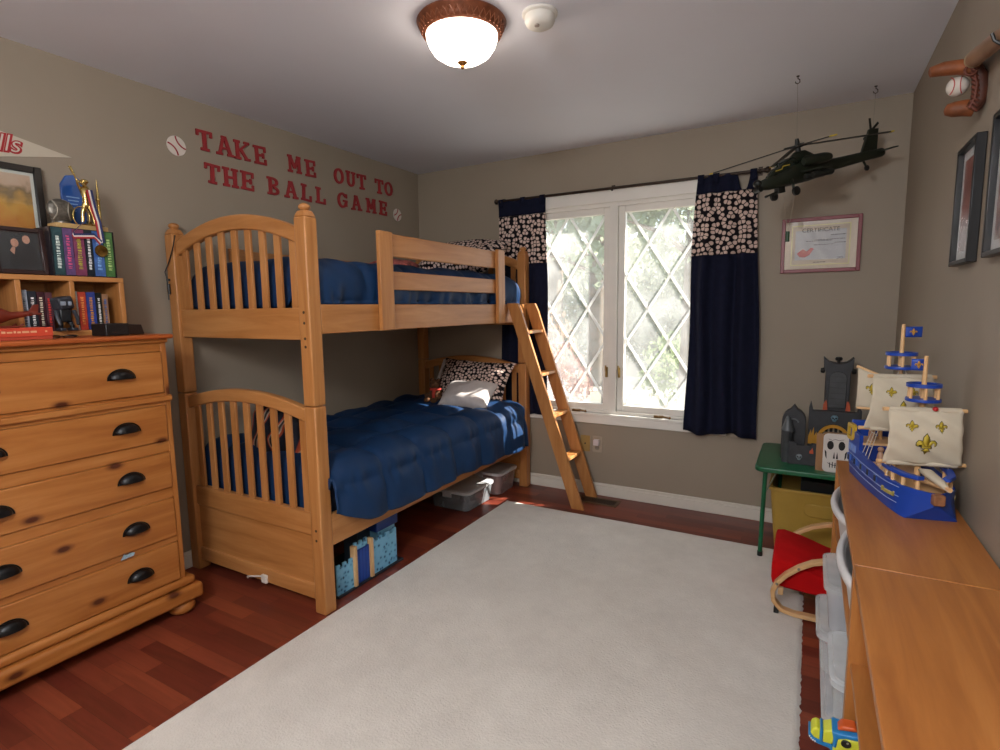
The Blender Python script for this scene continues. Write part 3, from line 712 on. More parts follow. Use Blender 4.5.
for c, mk, lb, w in bz:
    book(y, y+w-0.0012, HZ1+0.0045, 0.184, -2.604, 0.145, c, mk, lb, 'books in the black slipcase'); y += w+0.0005
low = [(0.9335, 0.021, 0.160, '#8E96A2', '#5B6470', 'grey paperback beside the divider in the cubby with the robot toy'), (0.957, 0.026, 0.156, '#20262E', '#E6E3DE', 'black book with white spine print in the cubby with the robot toy'),
       (0.985, 0.024, 0.154, '#3A1720', '#D6CDB6', 'dark maroon book with a white spine dot in the cubby with the robot'), (1.011, 0.023, 0.152, '#54323A', '#D23A34', 'dark book with a red top in the cubby next to the robot toy'),
       (1.108, 0.013, 0.158, '#B9C0C0', '#8A98A0', 'thin pale grey book at the divider in the cubby at the dresser end'), (1.123, 0.028, 0.156, '#B5402E', '#E58A4A', 'orange red book with a fiery spine in the cubby at the dresser end'),
       (1.153, 0.032, 0.156, '#2B3E86', '#C98A3A', 'blue book with gold spine print in the cubby at the dresser end'), (1.187, 0.022, 0.154, '#151B18', '#DDE6DF', 'black book with white spine letters in the cubby at the dresser end'),
       (1.211, 0.022, 0.148, '#8E6A4E', '#3D5E9A', 'brown book with a blue spine patch in the cubby at the dresser end')]
for y0, w, h, c, mk, lb in low: book(y0, y0+w, HZ0+0.023, h, -2.625, 0.13, c, mk, lb, 'books in the cubbies')

# framed photo and framed painting on the shelf
def picture_frame(name, label, cat, o, right, up, w, h, fw, depth, fmat, matw, matmat, picmat, extra=None, group=None, pane=True):
    """o = centre of the back, right/up unit vectors seen from the front"""
    R_, U_ = Vector(right).normalized(), Vector(up).normalized(); N_ = R_.cross(U_); o = Vector(o)
    t = thing(name, label, cat, o-U_*h/2, group=group)
    P = lambda a, b, c: o+R_*a+U_*b+N_*c
    m = MB()
    def bx(a0, a1, b0, b1, c0, c1, mm): mm.hexa([P(a, b, c) for a in (a0, a1) for b in (b0, b1) for c in (c0, c1)])
    bx(-w/2, -w/2+fw, -h/2, h/2, 0, depth, m); bx(w/2-fw, w/2, -h/2, h/2, 0, depth, m)
    bx(-w/2+fw, w/2-fw, h/2-fw, h/2, 0, depth, m); bx(-w/2+fw, w/2-fw, -h/2, -h/2+fw, 0, depth, m)
    part('frame', m, fmat, t, bev=0.0025)
    m = MB(); bx(-w/2+fw, w/2-fw, -h/2+fw, h/2-fw, 0.001, depth*0.35, m); part('mount', m, matmat, t)
    m = MB(); bx(-w/2+fw+matw, w/2-fw-matw, -h/2+fw+matw, h/2-fw-matw, depth*0.35, depth*0.35+0.001, m); part('picture', m, picmat, t)
    if extra: extra(t, P, bx, depth*0.35+0.001)
    if pane:
        m = MB(); bx(-w/2+fw, w/2-fw, -h/2+fw, h/2-fw, depth*0.6, depth*0.6+0.0015, m); part('glass', m, glass(gloss=0.05), t)
    return t
def field_mat():
    m, nt, b = _new('field_painting'); v = coords(nt)
    sp = nd(nt, 'ShaderNodeSeparateXYZ'); nt.links.new(v, sp.inputs[0])
    n = nd(nt, 'ShaderNodeTexNoise'); n.inputs['Scale'].default_value = 22; n.inputs['Detail'].default_value = 5; nt.links.new(v, n.inputs['Vector'])
    ma = nd(nt, 'ShaderNodeMath', operation='MULTIPLY_ADD'); ma.inputs[1].default_value = 0.14; nt.links.new(n.outputs['Fac'], ma.inputs[0]); nt.links.new(sp.outputs['Z'], ma.inputs[2])
    nt.links.new(ramp(nt, ma.outputs[0], [(0.05, lin('#7A4A2A')), (0.2, lin('#A86B40')), (0.29, lin('#C4843E')), (0.36, lin('#C89A4A')), (0.41, lin('#7A6848')), (0.44, lin('#BFA58C')), (0.53, lin('#C9B6A0'))]), b.inputs['Base Color'])
    b.inputs['Roughness'].default_value = 0.5; return m
picture_frame('picture_frame', 'large black framed print of a golden ball field standing behind the small photo', 'picture frame', (-2.815, 0.845, HZ1+0.225), (0, 1, 0), (-0.02, 0, 1), 0.54, 0.448, 0.026, 0.02,
              plain('#17120F', 0.35), 0.012, plain('#C9CFC8', 0.8), field_mat())
def couple(t, P, bx, d):
    m = MB()
    for a, b in ((-0.012, 0.03), (0.025, 0.045)): m.prism(disc_pts(20, 0.012, 0.016), lambda p, q, tt: P(a+p, b+q, d+tt), 0, 0.0006)
    m.prism([(-0.03, 0.0), (-0.018, -0.015), (-0.012, 0.012), (-0.02, 0.015)], lambda p, q, tt: P(p, q, d+tt), 0, 0.0006)
    part('faces', m, plain('#B98A74', 0.6, var=0.15, nscale=80), t)
    m = MB(); m.prism([(-0.035, -0.062), (0.055, -0.062), (0.05, 0.01), (0.03, 0.028), (0.012, 0.02), (0.0, 0.0), (-0.012, 0.012), (-0.03, -0.005)], lambda p, q, tt: P(p, q, d+tt), 0, 0.0004)
    part('dark_clothes', m, plain('#16181A', 0.7), t)
picture_frame('photo_frame', 'small dark red framed photo of two people in black on the cubby shelf', 'photo frame', (-2.648, 0.955, HZ1+0.09), (0, 1, 0), (-0.12, 0, 1), 0.165, 0.178, 0.016, 0.014,
              plain('#2A1210', 0.35), 0.004, plain('#2A1512', 0.6), plain('#20272A', 0.5), couple)

# trophies on the slipcase
def P2(px, py, x): return AX(px, py, x)
tz = 1.6955
tr = thing('trophy', 'gold baseball batter trophy with a bat on the black slipcase', 'trophy', (-2.655, 1.2, tz))
WOODB = plain('#B99862', 0.4)
part('base', MB().box(-2.70, -2.625, 1.075, 1.262, tz, tz+0.02), WOODB, tr, bev=0.002)
m = MB(); b0 = Vector((-2.655, 1.205, tz+0.02))
m.lathe([(0.026, 0), (0.028, 0.005), (0.012, 0.012), (0.009, 0.02), (0.001, 0.02)], b0, seg=16)
m.tube([b0+Vector(v) for v in ((0, -0.022, 0.015), (0, -0.02, 0.05), (0, -0.008, 0.09))], [0.007, 0.008, 0.011]); m.tube([b0+Vector(v) for v in ((0.004, 0.02, 0.015), (0.004, 0.014, 0.055), (0, 0.004, 0.09))], [0.007, 0.008, 0.011])
m.tube([b0+Vector(v) for v in ((0, -0.002, 0.085), (0, -0.003, 0.115), (0, -0.006, 0.15), (0, -0.006, 0.162))], [0.014, 0.013, 0.018, 0.007], 10)
m.ball(b0+Vector((0, -0.006, 0.176)), 0.0125); m.ball(b0+Vector((0.003, -0.004, 0.181)), 0.0138, (1, 1.1, 0.7))
m.tube([b0+Vector(v) for v in ((0, -0.02, 0.15), (0.012, -0.032, 0.165), (0.012, -0.036, 0.185))], [0.006, 0.005, 0.004]); m.tube([b0+Vector(v) for v in ((0, 0.01, 0.15), (0.014, -0.01, 0.165), (0.012, -0.034, 0.18))], [0.006, 0.005, 0.004])
part('batter_figure', m, GOLD, tr, smooth=70)
part('bat', MB().tube([b0+Vector((0.012, -0.033, 0.175)), b0+Vector((0.012, -0.042, 0.2)), b0+Vector((0.012, -0.055, 0.232))], [0.003, 0.0035, 0.006]), GOLD, tr, smooth=70)
m = MB(); m.tube([b0+Vector((0.01, 0.0+0.03*math.cos(a)-0.03, 0.035+0.04*math.sin(a))) for a in [2*PI*k/24 for k in range(24)]], 0.0028, 6, closed=True); part('hoop', m, GOLD, tr, smooth=80)
sp = thing('trophy_spire', 'thin gold spire trophy beside the batter figure', 'trophy', (-2.66, 1.25, tz+0.0205))
part('spire', MB().lathe([(0.014, 0), (0.014, 0.006), (0.006, 0.012), (0.006, 0.11), (0.009, 0.115), (0.006, 0.122), (0.003, 0.17), (0.0008, 0.20)], (-2.66, 1.25, tz+0.0205), seg=14), GOLD, sp, smooth=60)
tb = thing('trophy_plaque', 'blue arched trophy plaque behind the gold batter', 'trophy', (-2.73, 1.185, tz))
m = MB(); m.prism([(-0.042, 0), (0.042, 0), (0.046, 0.17), (0.035, 0.215), (0.012, 0.235), (-0.02, 0.228), (-0.042, 0.19)], lambda a, b, t: Vector((-2.73+t, 1.185+a, tz+b)), 0, 0.012); part('plaque', m, plain('#1F4E96', 0.3, var=0.15), tb, bev=0.003)
m = MB()
for k in range(5): m.box(-2.718, -2.7174, 1.160+0.004*k, 1.207-0.004*k, tz+0.14-0.014*k, tz+0.144-0.014*k)
part('engraving', m, plain('#7FA0CC', 0.4), tb)
gb = thing('trophy_medallion', 'grey metal baseball medallion on a stub at the slipcase edge', 'trophy', (-2.66, 1.115, tz+0.0205))
c = Vector((-2.665, 1.112, tz+0.072)); PEW = plain('#6E6A62', 0.4, metal=0.7, var=0.4, nscale=60, bump=0.6, bscale=90)
m = MB(); m.ball(c, 0.05, (0.4, 1, 0.95)); part('medallion', m, PEW, gb, smooth=80)
m = MB()
for s in (1, -1): m.tube([c+Vector((0.021*math.cos(k*0.32), s*(0.018+0.012*(k/4)**2), 0.042*k/4.6)) for k in range(-4, 5)], 0.003, 6)
part('stitching', m, plain('#9C978C', 0.4, metal=0.7), gb, smooth=80)
part('stub', MB().lathe([(0.03, 0), (0.03, 0.006), (0.012, 0.012), (0.012, 0.028)], (-2.665, 1.112, tz+0.0205), seg=16), PEW, gb)
md = thing('medal', 'round gold medal hanging on a red white and blue ribbon in front of the books', 'medal', (-2.59, 1.25, 1.62))
def rib_mat():
    m, nt, b = _new('ribbon_tricolor')
    tc = nd(nt, 'ShaderNodeUVMap'); sp_ = nd(nt, 'ShaderNodeSeparateXYZ'); nt.links.new(tc.outputs[0], sp_.inputs[0])
    r = nd(nt, 'ShaderNodeValToRGB'); r.color_ramp.interpolation = 'CONSTANT'; e = r.color_ramp.elements
    e[0].position = 0; e[0].color = lin('#A32A30'); e[1].position = 0.34; e[1].color = lin('#D9D2CC'); q = e.new(0.62); q.color = lin('#26305E')
    nt.links.new(sp_.outputs['X'], r.inputs[0]); nt.links.new(r.outputs[0], b.inputs['Base Color']); b.inputs['Roughness'].default_value = 0.6; return m
RIB = rib_mat()
def ribbon(pts, width, wdir, parent):
    pts = [Vector(p) for p in pts]; bm = bmesh.new(); uv = bm.loops.layers.uv.new('UVMap'); rows = []
    for i, p in enumerate(pts):
        w = Vector(wdir[i] if isinstance(wdir, list) else wdir).normalized()*width/2; rows.append((bm.verts.new(p-w), bm.verts.new(p+w)))
    for a, b in zip(rows, rows[1:]):
        f = bm.faces.new((a[0], a[1], b[1], b[0]))
        for l, q in zip(f.loops, (0, 1, 1, 0)): l[uv].uv = (q, 0)
    bm.transform(_world[parent.name].inverted()); me = bpy.data.meshes.new('ribbon'); bm.to_mesh(me); bm.free(); me.materials.append(RIB)
    o = bpy.data.objects.new('ribbon', me); COL.objects.link(o); o.parent = parent
    sd_ = o.modifiers.new('thickness', 'SOLIDIFY'); sd_.thickness = 0.0012
    return o
xr = -2.598
ribbon([P2(89, 190, -2.63), P2(93, 207, -2.615), P2(98, 222, -2.602), P2(100, 232, xr), P2(102, 243, xr)], 0.024, (0, 1, 0.1), md)
ribbon([P2(84, 222, -2.618), P2(78, 228, -2.603), P2(73, 233, xr+0.002), P2(74, 236, xr+0.003), P2(84, 236, xr+0.003), P2(94, 236, xr+0.002), P2(101, 243, xr+0.001)], 0.022,
       [(0, 0.6, 0.8), (0, 0.6, 0.8), (0, 0.5, 0.9), (0, 0.2, 1), (0, 0, 1), (0, 0, 1), (0, 0.5, 0.8)], md)
c = P2(101.5, 251, xr+0.004)
part('disc', MB().lathe([(0.001, -0.003), (0.023, -0.003), (0.025, 0), (0.023, 0.003), (0.019, 0.002), (0.001, 0.003)], c, axis=(1, 0, 0), seg=28), plain('#7A6030', 0.3, metal=0.9, var=0.4, nscale=70), md, smooth=40)

# things on the dresser top
orb = MB(); a = P2(53, 338, -2.415)
rb = thing('game_box', 'flat orange red cardboard box under the red wooden toy plane on the dresser', 'box', (-2.47, a.y-0.15, 1.262))
m = MB(); m.box(-2.575, -2.415, a.y-0.34, a.y, 1.2625, 1.285); part('tray', m, plain('#A8402A', 0.5), rb, bev=0.001)
m = MB(); m.box(-2.577, -2.413, a.y-0.342, a.y+0.002, 1.274, 1.305); part('lid', m, plain('#C2442C', 0.45, var=0.1), rb, bev=0.0015)
m = MB()
r_ = random.Random(3); yy = a.y-0.16
while yy < a.y-0.045:
    l = r_.uniform(0.006, 0.02); m.box(-2.4132, -2.4124, yy, yy+l, 1.287, 1.2925+r_.uniform(0, 0.003)); yy += l+0.004
m.box(-2.4132, -2.4124, a.y-0.022, a.y-0.016, 1.288, 1.294)
part('print', m, plain('#D9A07A', 0.5), rb)
# red wooden toy plane
RW = wood('red_wood', '#5A1E10', '#6E2716', '#82321E', 'y'); q = a.y-0.06
tp = thing('toy_plane', 'red brown wooden toy plane with a round propeller ring on the orange box', 'toy plane', (-2.49, q-0.08, 1.305))
m = MB(); rings = []
for yy, zc, rz, rx in ((-0.27, 1.345, 0.03, 0.024), (-0.2, 1.35, 0.04, 0.032), (-0.11, 1.352, 0.04, 0.032), (-0.065, 1.35, 0.032, 0.026), (-0.03, 1.348, 0.014, 0.014), (0.03, 1.356, 0.009, 0.009), (0.05, 1.358, 0.007, 0.006)):
    rings.append([Vector((-2.49+rx*math.cos(2*PI*k/16), q+yy, zc+rz*math.sin(2*PI*k/16))) for k in range(16)])
part('fuselage', m.ring_loft(rings), RW, tp, smooth=60)
part('tail_fin', MB().prism([(0.015, 1.352), (0.05, 1.352), (0.056, 1.388), (0.04, 1.388)], lambda a_, b_, t: Vector((-2.49+t, q+a_, b_)), -0.004, 0.004), RW, tp, bev=0.002)
part('tailplane', MB().box(-2.53, -2.45, q+0.02, q+0.05, 1.35, 1.357), RW, tp, bev=0.002)
part('window', MB().box(-2.4585, -2.4575, q-0.125, q-0.072, 1.358, 1.372), plain('#2A0E08', 0.5), tp)
for x in (-2.52, -2.46): part('skid', MB().tube([(x, q-0.24, 1.312), (x, q-0.06, 1.3085), (x, q-0.02, 1.3085), (x, q-0.005, 1.318)], 0.0035), RW, tp)
m = MB()
for x in (-2.52, -2.46):
    for yy in (-0.2, -0.09): m.tube([(x, q+yy, 1.31), (-2.49, q+yy, 1.335)], 0.003)
part('strut', m, RW, tp)
m = MB(); cc = Vector((-2.51, q-0.135, 1.372)); m.tube([cc+Vector((0, 0.055*math.cos(2*PI*k/28), 0.055*math.sin(2*PI*k/28))) for k in range(28)], 0.008, 8, closed=True)
part('ring', m, plain('#8A7458', 0.5), tp, smooth=80)
# robot toy in the cubby
p = Vector((-2.59, 1.055, HZ0+0.0225)); GR = plain('#2C3038', 0.35, var=0.3, nscale=50); GR2 = plain('#161A1E', 0.4)
rt = thing('robot_toy', 'dark grey robot toy leaning in the cubby with the maroon book', 'toy robot', p)
m = MB(); m.box(p.x-0.03, p.x+0.03, p.y-0.03, p.y+0.024, p.z+0.085, p.z+0.135, rot=RE(12, 0, 8)); part('head', m, GR, rt, bev=0.008, seg=3)
m = MB(); m.box(p.x+0.028, p.x+0.036, p.y-0.022, p.y-0.004, p.z+0.1, p.z+0.116); m.box(p.x+0.028, p.x+0.036, p.y+0.004, p.y+0.016, p.z+0.1, p.z+0.116); part('eyes', m, plain('#8892A0', 0.3), rt, bev=0.002)
m = MB(); m.box(p.x-0.02, p.x+0.02, p.y-0.022, p.y+0.018, p.z+0.035, p.z+0.088); part('torso', m, GR2, rt, bev=0.006)
for sg in (-1, 1):
    part('arm', MB().tube([p+Vector((0.01, sg*0.03, 0.08)), p+Vector((0.025, sg*0.034, 0.05)), p+Vector((0.035, sg*0.03, 0.025))], [0.008, 0.007, 0.006]), GR, rt)
    part('leg', MB().tube([p+Vector((0, sg*0.014, 0.04)), p+Vector((0.012, sg*0.02, 0.02)), p+Vector((0.008, sg*0.02, 0.006))], [0.009, 0.008, 0.0065]), GR2, rt)
    part('foot', MB().box(p.x-0.012, p.x+0.034, p.y+sg*0.02-0.011, p.y+sg*0.02+0.011, p.z, p.z+0.012), GR, rt, bev=0.003)
p = P2(60, 334, -2.46); z = 1.264
gl = thing('eyeglasses', 'black rimmed eyeglasses lying on the dresser beside the orange box', 'glasses', (-2.46, p.y, 1.2625))
for dy in (-0.024, 0.03):
    m = MB(); m.tube([(-2.455+0.016*math.sin(2*PI*k/20), p.y+dy+0.022*math.cos(2*PI*k/20), 1.267+0.005*math.sin(2*PI*k/20)) for k in range(20)], 0.0022, 6, closed=True); part('rim', m, BLACK, gl, smooth=80)
    m = MB(); m.tube([(-2.456, p.y+dy*1.9, 1.267), (-2.50, p.y+dy*1.9, 1.267), (-2.56, p.y+dy*1.6, 1.2655)], 0.002, 6); part('temple', m, BLACK, gl, smooth=80)
part('bridge', MB().tube([(-2.455, p.y-0.003, 1.268), (-2.452, p.y+0.003, 1.270), (-2.455, p.y+0.009, 1.268)], 0.002, 6), BLACK, gl)
wl = thing('wallet', 'black leather wallet lying open on the dresser end', 'wallet', (-2.44, 1.23, 1.2625))
p0, p1 = P2(105, 335, -2.42), P2(146, 331, -2.42)
m = MB(); m.box(-2.52, -2.42, p0.y, p0.y+0.09, 1.2625, 1.312, rot=RE(0, 0, 4)); part('body', m, plain('#141213', 0.45, bump=0.3), wl, bev=0.004)
m = MB(); m.hexa([Vector((x, y_, z_)) for x in (-2.51, -2.43) for y_, z_ in ((p0.y+0.085, 1.266), (p0.y+0.085, 1.308), (p1.y, 1.264), (p1.y-0.01, 1.305))]); part('flap', m, plain('#20140F', 0.4, bump=0.3), wl, bev=0.003)

# ------------------------------------------------------------------ left wall decorations
pn = thing('pennant', 'cream felt pennant with red script on the left wall above the frame', 'pennant', (XL, 0.95, 2.03))
m = MB(); m.prism([(0.45, 1.866), (1.243, 2.026), (0.45, 2.19)], lambda a, b, t: Vector((XL+t, a, b)), -0.0005, 0.004); part('felt', m, plain('#BFB5A4', 0.9, var=0.05), pn)
c = P2(20, 146, XL)
text_part('script', 'Phills', 0.095, plain('#A3232B', 0.8), pn, (XL+0.0045, c.y-0.002, c.z-0.001), (0, 1, 0.05), (0, -0.05, 1), align='RIGHT', bold=0.0052, shear=0.3)
text_part('script_inlay', 'Phills', 0.095, plain('#CBBFB2', 0.8), pn, (XL+0.0062, c.y-0.004, c.z), (0, 1, 0.05), (0, -0.05, 1), align='RIGHT', bold=-0.001, shear=0.3)
def ball_decal(px, py, r, ang, label):
    c = P2(px, py, XL)
    t = thing('baseball_decal', label, 'wall decal', (XL, c.y, c.z-r), group='round baseball decals beside the red letters')
    m = MB(); m.prism(disc_pts(36, r), lambda a, b, tt: Vector((XL+tt, c.y+a, c.z+b)), -0.0005, 0.006); part('disc', m, plain('#D6CEC4', 0.6, var=0.03), t, bev=0.001)
    m = MB()
    for s in (-1, 1):
        pts = []
        for k in range(-6, 7):
            th = k*0.13; rr = r*1.25
            a0, b0 = s*(rr*1.0-rr*math.cos(th)+0.0)+s*r*0.33, rr*math.sin(th)
            if math.hypot(a0, b0) > r*0.99: continue
            pts.append(Vector((XL+0.0062, c.y+a0*math.cos(ang)-b0*math.sin(ang), c.z+a0*math.sin(ang)+b0*math.cos(ang))))
        m.tube(pts, 0.0038, 6)
    part('stitching', m, plain('#A03038', 0.7), t)
ball_decal(176, 146, 0.048, 0.75, 'large round baseball decal beside the word TAKE on the left wall')
ball_decal(397, 215, 0.046, -0.75, 'round baseball decal after the word GAME near the corner')
RED = plain('#96282C', 0.7, var=0.06)
def letter(ch, c, h, rot=0.0):
    """slab-serif wooden letter on the left wall, centre c, height h"""
    s = 0.2*h; q = 0.13*h; w = {'M': 0.98, 'O': 0.86, 'G': 0.86, 'H': 0.92, 'T': 0.86, 'U': 0.9, 'A': 0.95, 'K': 0.95}.get(ch, 0.8)*h; H2 = h/2; W = w/2
    polys = []
    def R(a0, a1, b0, b1): polys.append([(a0, b0), (a1, b0), (a1, b1), (a0, b1)])
    def Sx(x0, y0, x1, y1, t): polys.append([(x0-t/2, y0), (x0+t/2, y0), (x1+t/2, y1), (x1-t/2, y1)])
    def ser(x, top, half): R(x-half, x+half, (H2-q) if top else -H2, H2 if top else -H2+q)
    def ring(cx, cy, rx, ry, t, a0, a1, n=20):
        for k in range(n):
            t0, t1 = a0+(a1-a0)*k/n, a0+(a1-a0)*(k+1)/n
            polys.append([(cx+rx*math.cos(t0), cy+ry*math.sin(t0)), (cx+rx*math.cos(t1), cy+ry*math.sin(t1)), (cx+(rx-t)*math.cos(t1), cy+(ry-t*0.75)*math.sin(t1)), (cx+(rx-t)*math.cos(t0), cy+(ry-t*0.75)*math.sin(t0))])
    if ch == 'T':
        R(-s/2, s/2, -H2, H2); R(-W, W, H2-q, H2); R(-W, -W+q, H2-2.3*q, H2); R(W-q, W, H2-2.3*q, H2); ser(0, False, s*1.15)
    elif ch == 'A':
        Sx(-W+s*0.7, -H2, -s*0.15, H2, s*0.8); Sx(W-s*0.7, -H2, s*0.1, H2, s); R(-W*0.55, W*0.55, -H2*0.38, -H2*0.38+q*0.9); ser(-W+s*0.8, False, s*0.9); ser(W-s*0.8, False, s*0.95); R(-s*0.8, s*0.6, H2-q*0.9, H2)
    elif ch == 'K':
        x = -W+s; R(x-s/2, x+s/2, -H2, H2); ser(x, True, s*0.95); ser(x, False, s*0.95); Sx(x+s*0.3, -0.05*h, W-s*0.8, H2-q, s*0.8); Sx(W-s*0.8, -H2, x+s*0.9, 0.08*h, s); ser(W-s*0.8, True, s*0.8); ser(W-s*0.8, False, s*0.9)
    elif ch == 'E':
        x = -W+s; R(x-s/2, x+s/2, -H2, H2); R(-W, W, H2-q, H2); R(-W, W, -H2, -H2+q); R(x, W*0.45, -q/2, q/2); R(W-q, W, H2-2.4*q, H2); R(W-q, W, -H2, -H2+2.4*q); R(W*0.35, W*0.35+q, -q*1.1, q*1.1)
    elif ch == 'M':
        a = W-s*0.8
        R(-a-s*0.35, -a+s*0.35, -H2, H2); R(a-s/2, a+s/2, -H2, H2); Sx(0, -H2*0.5, -a+s*0.1, H2, s*0.9); Sx(0, -H2*0.5, a-s*0.1, H2, s*0.9)
        ser(-a, False, s*0.85); ser(a, False, s*0.9); ser(-a, True, s*0.75); ser(a, True, s*0.75)
    elif ch == 'O': ring(0, 0, W, H2, s*0.95, 0, 2*PI, 28)
    elif ch == 'U':
        a = W-s
        R(-a-s/2, -a+s/2, -H2*0.2, H2); R(a-s*0.4, a+s*0.4, -H2*0.2, H2); ring(0, -H2*0.2, a+s/2, H2*0.8, s*0.95, PI, 2*PI, 16); ser(-a, True, s*0.95); ser(a, True, s*0.85)
    elif ch == 'H':
        a = W-s
        for x in (-a, a): R(x-s/2, x+s/2, -H2, H2); ser(x, True, s*0.95); ser(x, False, s*0.95)
        R(-a, a, -q/2, q/2)
    elif ch == 'B':
        x = -W+s; R(x-s/2, x+s/2, -H2, H2); R(-W, 0, H2-q, H2); R(-W, 0, -H2, -H2+q); R(x, 0, -q*0.4, q*0.5)
        ring(-0.02*h, H2*0.48, W*0.9, H2*0.52, s*0.9, -PI/2, PI/2, 12); ring(0, -H2*0.5, W*0.98, H2*0.5, s*0.9, -PI/2, PI/2, 12)
    elif ch == 'L':
        x = -W+s; R(x-s/2, x+s/2, -H2, H2); ser(x, True, s); R(-W, W, -H2, -H2+q); R(W-q, W, -H2, -H2+2.8*q)
    elif ch == 'G':
        ring(0, 0, W, H2, s*0.95, 0.6, 2*PI-0.35, 24); R(W*0.15, W+0.02*h, -q*0.7, q*0.3); R(W-s*0.85, W-s*0.05, -H2*0.75, 0); R(W-s*0.6, W-s*0.1, H2*0.35, H2*0.9)
    m = MB(); cr, sr = math.cos(rot), math.sin(rot)
    for i, p in enumerate(polys):
        d = 0.009+0.00013*(i % 7)
        area = sum(p[j][0]*p[(j+1) % 4][1]-p[(j+1) % 4][0]*p[j][1] for j in range(4))
        if area < 0: p = p[::-1]
        m.prism(p, lambda a, b, t: Vector((XL+t, c.y+a*cr-b*sr, c.z+a*sr+b*cr)), 0.0005, d)
    return m
ROW1 = [('T', 1.861, 'TAKE', 'starting'), ('A', 1.975, 'TAKE', 'in'), ('K', 2.080, 'TAKE', 'in'), ('E', 2.197, 'TAKE', 'ending'), ('M', 2.442, 'ME', 'starting'), ('E', 2.567, 'ME', 'ending'),
        ('O', 2.811, 'OUT', 'starting'), ('U', 2.923, 'OUT', 'in'), ('T', 3.030, 'OUT', 'ending'), ('T', 3.213, 'TO', 'starting'), ('O', 3.316, 'TO', 'ending')]
ROW2 = [('T', 1.892, 'THE', 'starting'), ('H', 1.998, 'THE', 'in'), ('E', 2.102, 'THE', 'ending'), ('B', 2.276, 'BALL', 'starting'), ('A', 2.405, 'BALL', 'in'), ('L', 2.524, 'BALL', 'third in'), ('L', 2.641, 'BALL', 'ending'),
        ('G', 2.834, 'GAME', 'starting'), ('A', 2.967, 'GAME', 'in'), ('M', 3.116, 'GAME', 'in'), ('E', 3.245, 'GAME', 'ending')]
r_ = random.Random(5)
for row, z0, z1 in ((ROW1, 2.249, 2.259), (ROW2, 2.086, 2.108)):
    for ch, y, wd, pos in row:
        z = z0+(z1-z0)*(y-1.86)/1.45
        single('wall_letter', letter(ch, Vector((XL, y, z)), 0.102, r_.uniform(-0.05, 0.05)), RED, f'red wooden letter {ch} {pos} the word {wd} on the left wall', 'letter', 'red letters on the left wall')

# ------------------------------------------------------------------ under the bed
def storage_bin(label, x0, x1, y0, y1, z0, z1, body, lidm, content=None, group=None, name='storage_bin', lidh=0.022, hand=True):
    cx, cy = (x0+x1)/2, (y0+y1)/2
    t = thing(name, label, 'storage bin', (cx, cy, z0), group=group)
    w, d = x1-x0, y1-y0; r = min(0.04, w*0.2)
    def ring(k, z, dr=0): return [Vector((cx+a, cy+b, z)) for a, b in rrect(w*k-dr, d*k-dr, r*k)]
    m = MB(); m.ring_loft([ring(0.86, z0+0.006, 0.01), ring(0.86, z0+0.006), ring(0.955, z1-lidh), ring(0.955, z1-lidh, 0.004), ring(0.87, z0+0.009, 0.004)], cap=False)
    bm = m.bm; vs = list(bm.verts); n = len(rrect(1, 1, 0.1)); bm.verts.ensure_lookup_table()
    bm.faces.new([bm.verts[i] for i in range(n)]); bm.faces.new([bm.verts[i] for i in range(4*n, 5*n)])
    part('tub', m, body, t, smooth=40)
    if content:
        m = MB(); rr = random.Random(label)
        for k in range(16):
            a, b, s_ = rr.uniform(-w*0.32, w*0.32), rr.uniform(-d*0.34, d*0.34), rr.uniform(0.015, 0.035)
            zc = z0+0.01+s_+rr.uniform(0, max(0.005, (z1-z0)*0.55-s_))
            m.box(cx+a-s_, cx+a+s_, cy+b-s_, cy+b+s_, zc-s_*0.7, zc+s_*0.7, rot=RE(rr.uniform(0, 90), rr.uniform(0, 90), rr.uniform(0, 90)))
        part('contents', m, content, t, kind='stuff')
    m = MB(); m.ring_loft([ring(1, z1-lidh), ring(1, z1-0.006), ring(0.97, z1-0.003), ring(0.93, z1-0.003), ring(0.915, z1), ring(0.5, z1+0.001)])
    ld = part('lid', m, lidm, t, smooth=40)
    if hand:
        for sy in (-1, 1):
            m = MB(); yy = cy+sy*d/2; m.box(cx-0.035, cx+0.035, yy-0.004, yy+0.004, z1-0.05, z1-0.004); part('latch', m, lidm, t, bev=0.002)
    return t
GLID = plain('#B9B9BB', 0.4, var=0.05)
storage_bin('clear storage bin with a flat grey lid under the bed, nearer the castle', -2.24, -1.9, 2.91, 3.27, 0, 0.145, clear_plastic('#8A8F94', 0.45), GLID, plain('#7A4A48', 0.6, var=0.7, nscale=14), 'grey lidded bins under the bed')
storage_bin('clear storage bin with a flat grey lid under the bed next to the far post', -2.24, -1.878, 3.30, 3.585, 0, 0.172, clear_plastic('#A08A88', 0.4), GLID, plain('#8A5A58', 0.6, var=0.7, nscale=14), 'grey lidded bins under the bed')
# blue toy castle
tcst = thing('toy_castle', 'light blue toy castle with a dark blue gate under the lower bunk', 'toy castle', (-1.95, 1.96, 0))
def brick_print():
    m, nt, b = _new('blue_stone_print'); v = coords(nt, (1, 1, 1))
    sw = nd(nt, 'ShaderNodeSeparateXYZ'); cb_ = nd(nt, 'ShaderNodeCombineXYZ'); nt.links.new(v, sw.inputs[0]); nt.links.new(sw.outputs['Y'], cb_.inputs['X']); nt.links.new(sw.outputs['Z'], cb_.inputs['Y'])
    n = nd(nt, 'ShaderNodeTexVoronoi', feature='F1'); n.inputs['Scale'].default_value = 42; nt.links.new(cb_.outputs[0], n.inputs['Vector'])
    nt.links.new(ramp(nt, n.outputs['Distance'], [(0.10, lin('#1E3C5C')), (0.22, lin('#3E78A6')), (0.34, lin('#6FB0D6')), (0.6, lin('#7FBFE0'))]), b.inputs['Base Color'])
    b.inputs['Roughness'].default_value = 0.5; return m
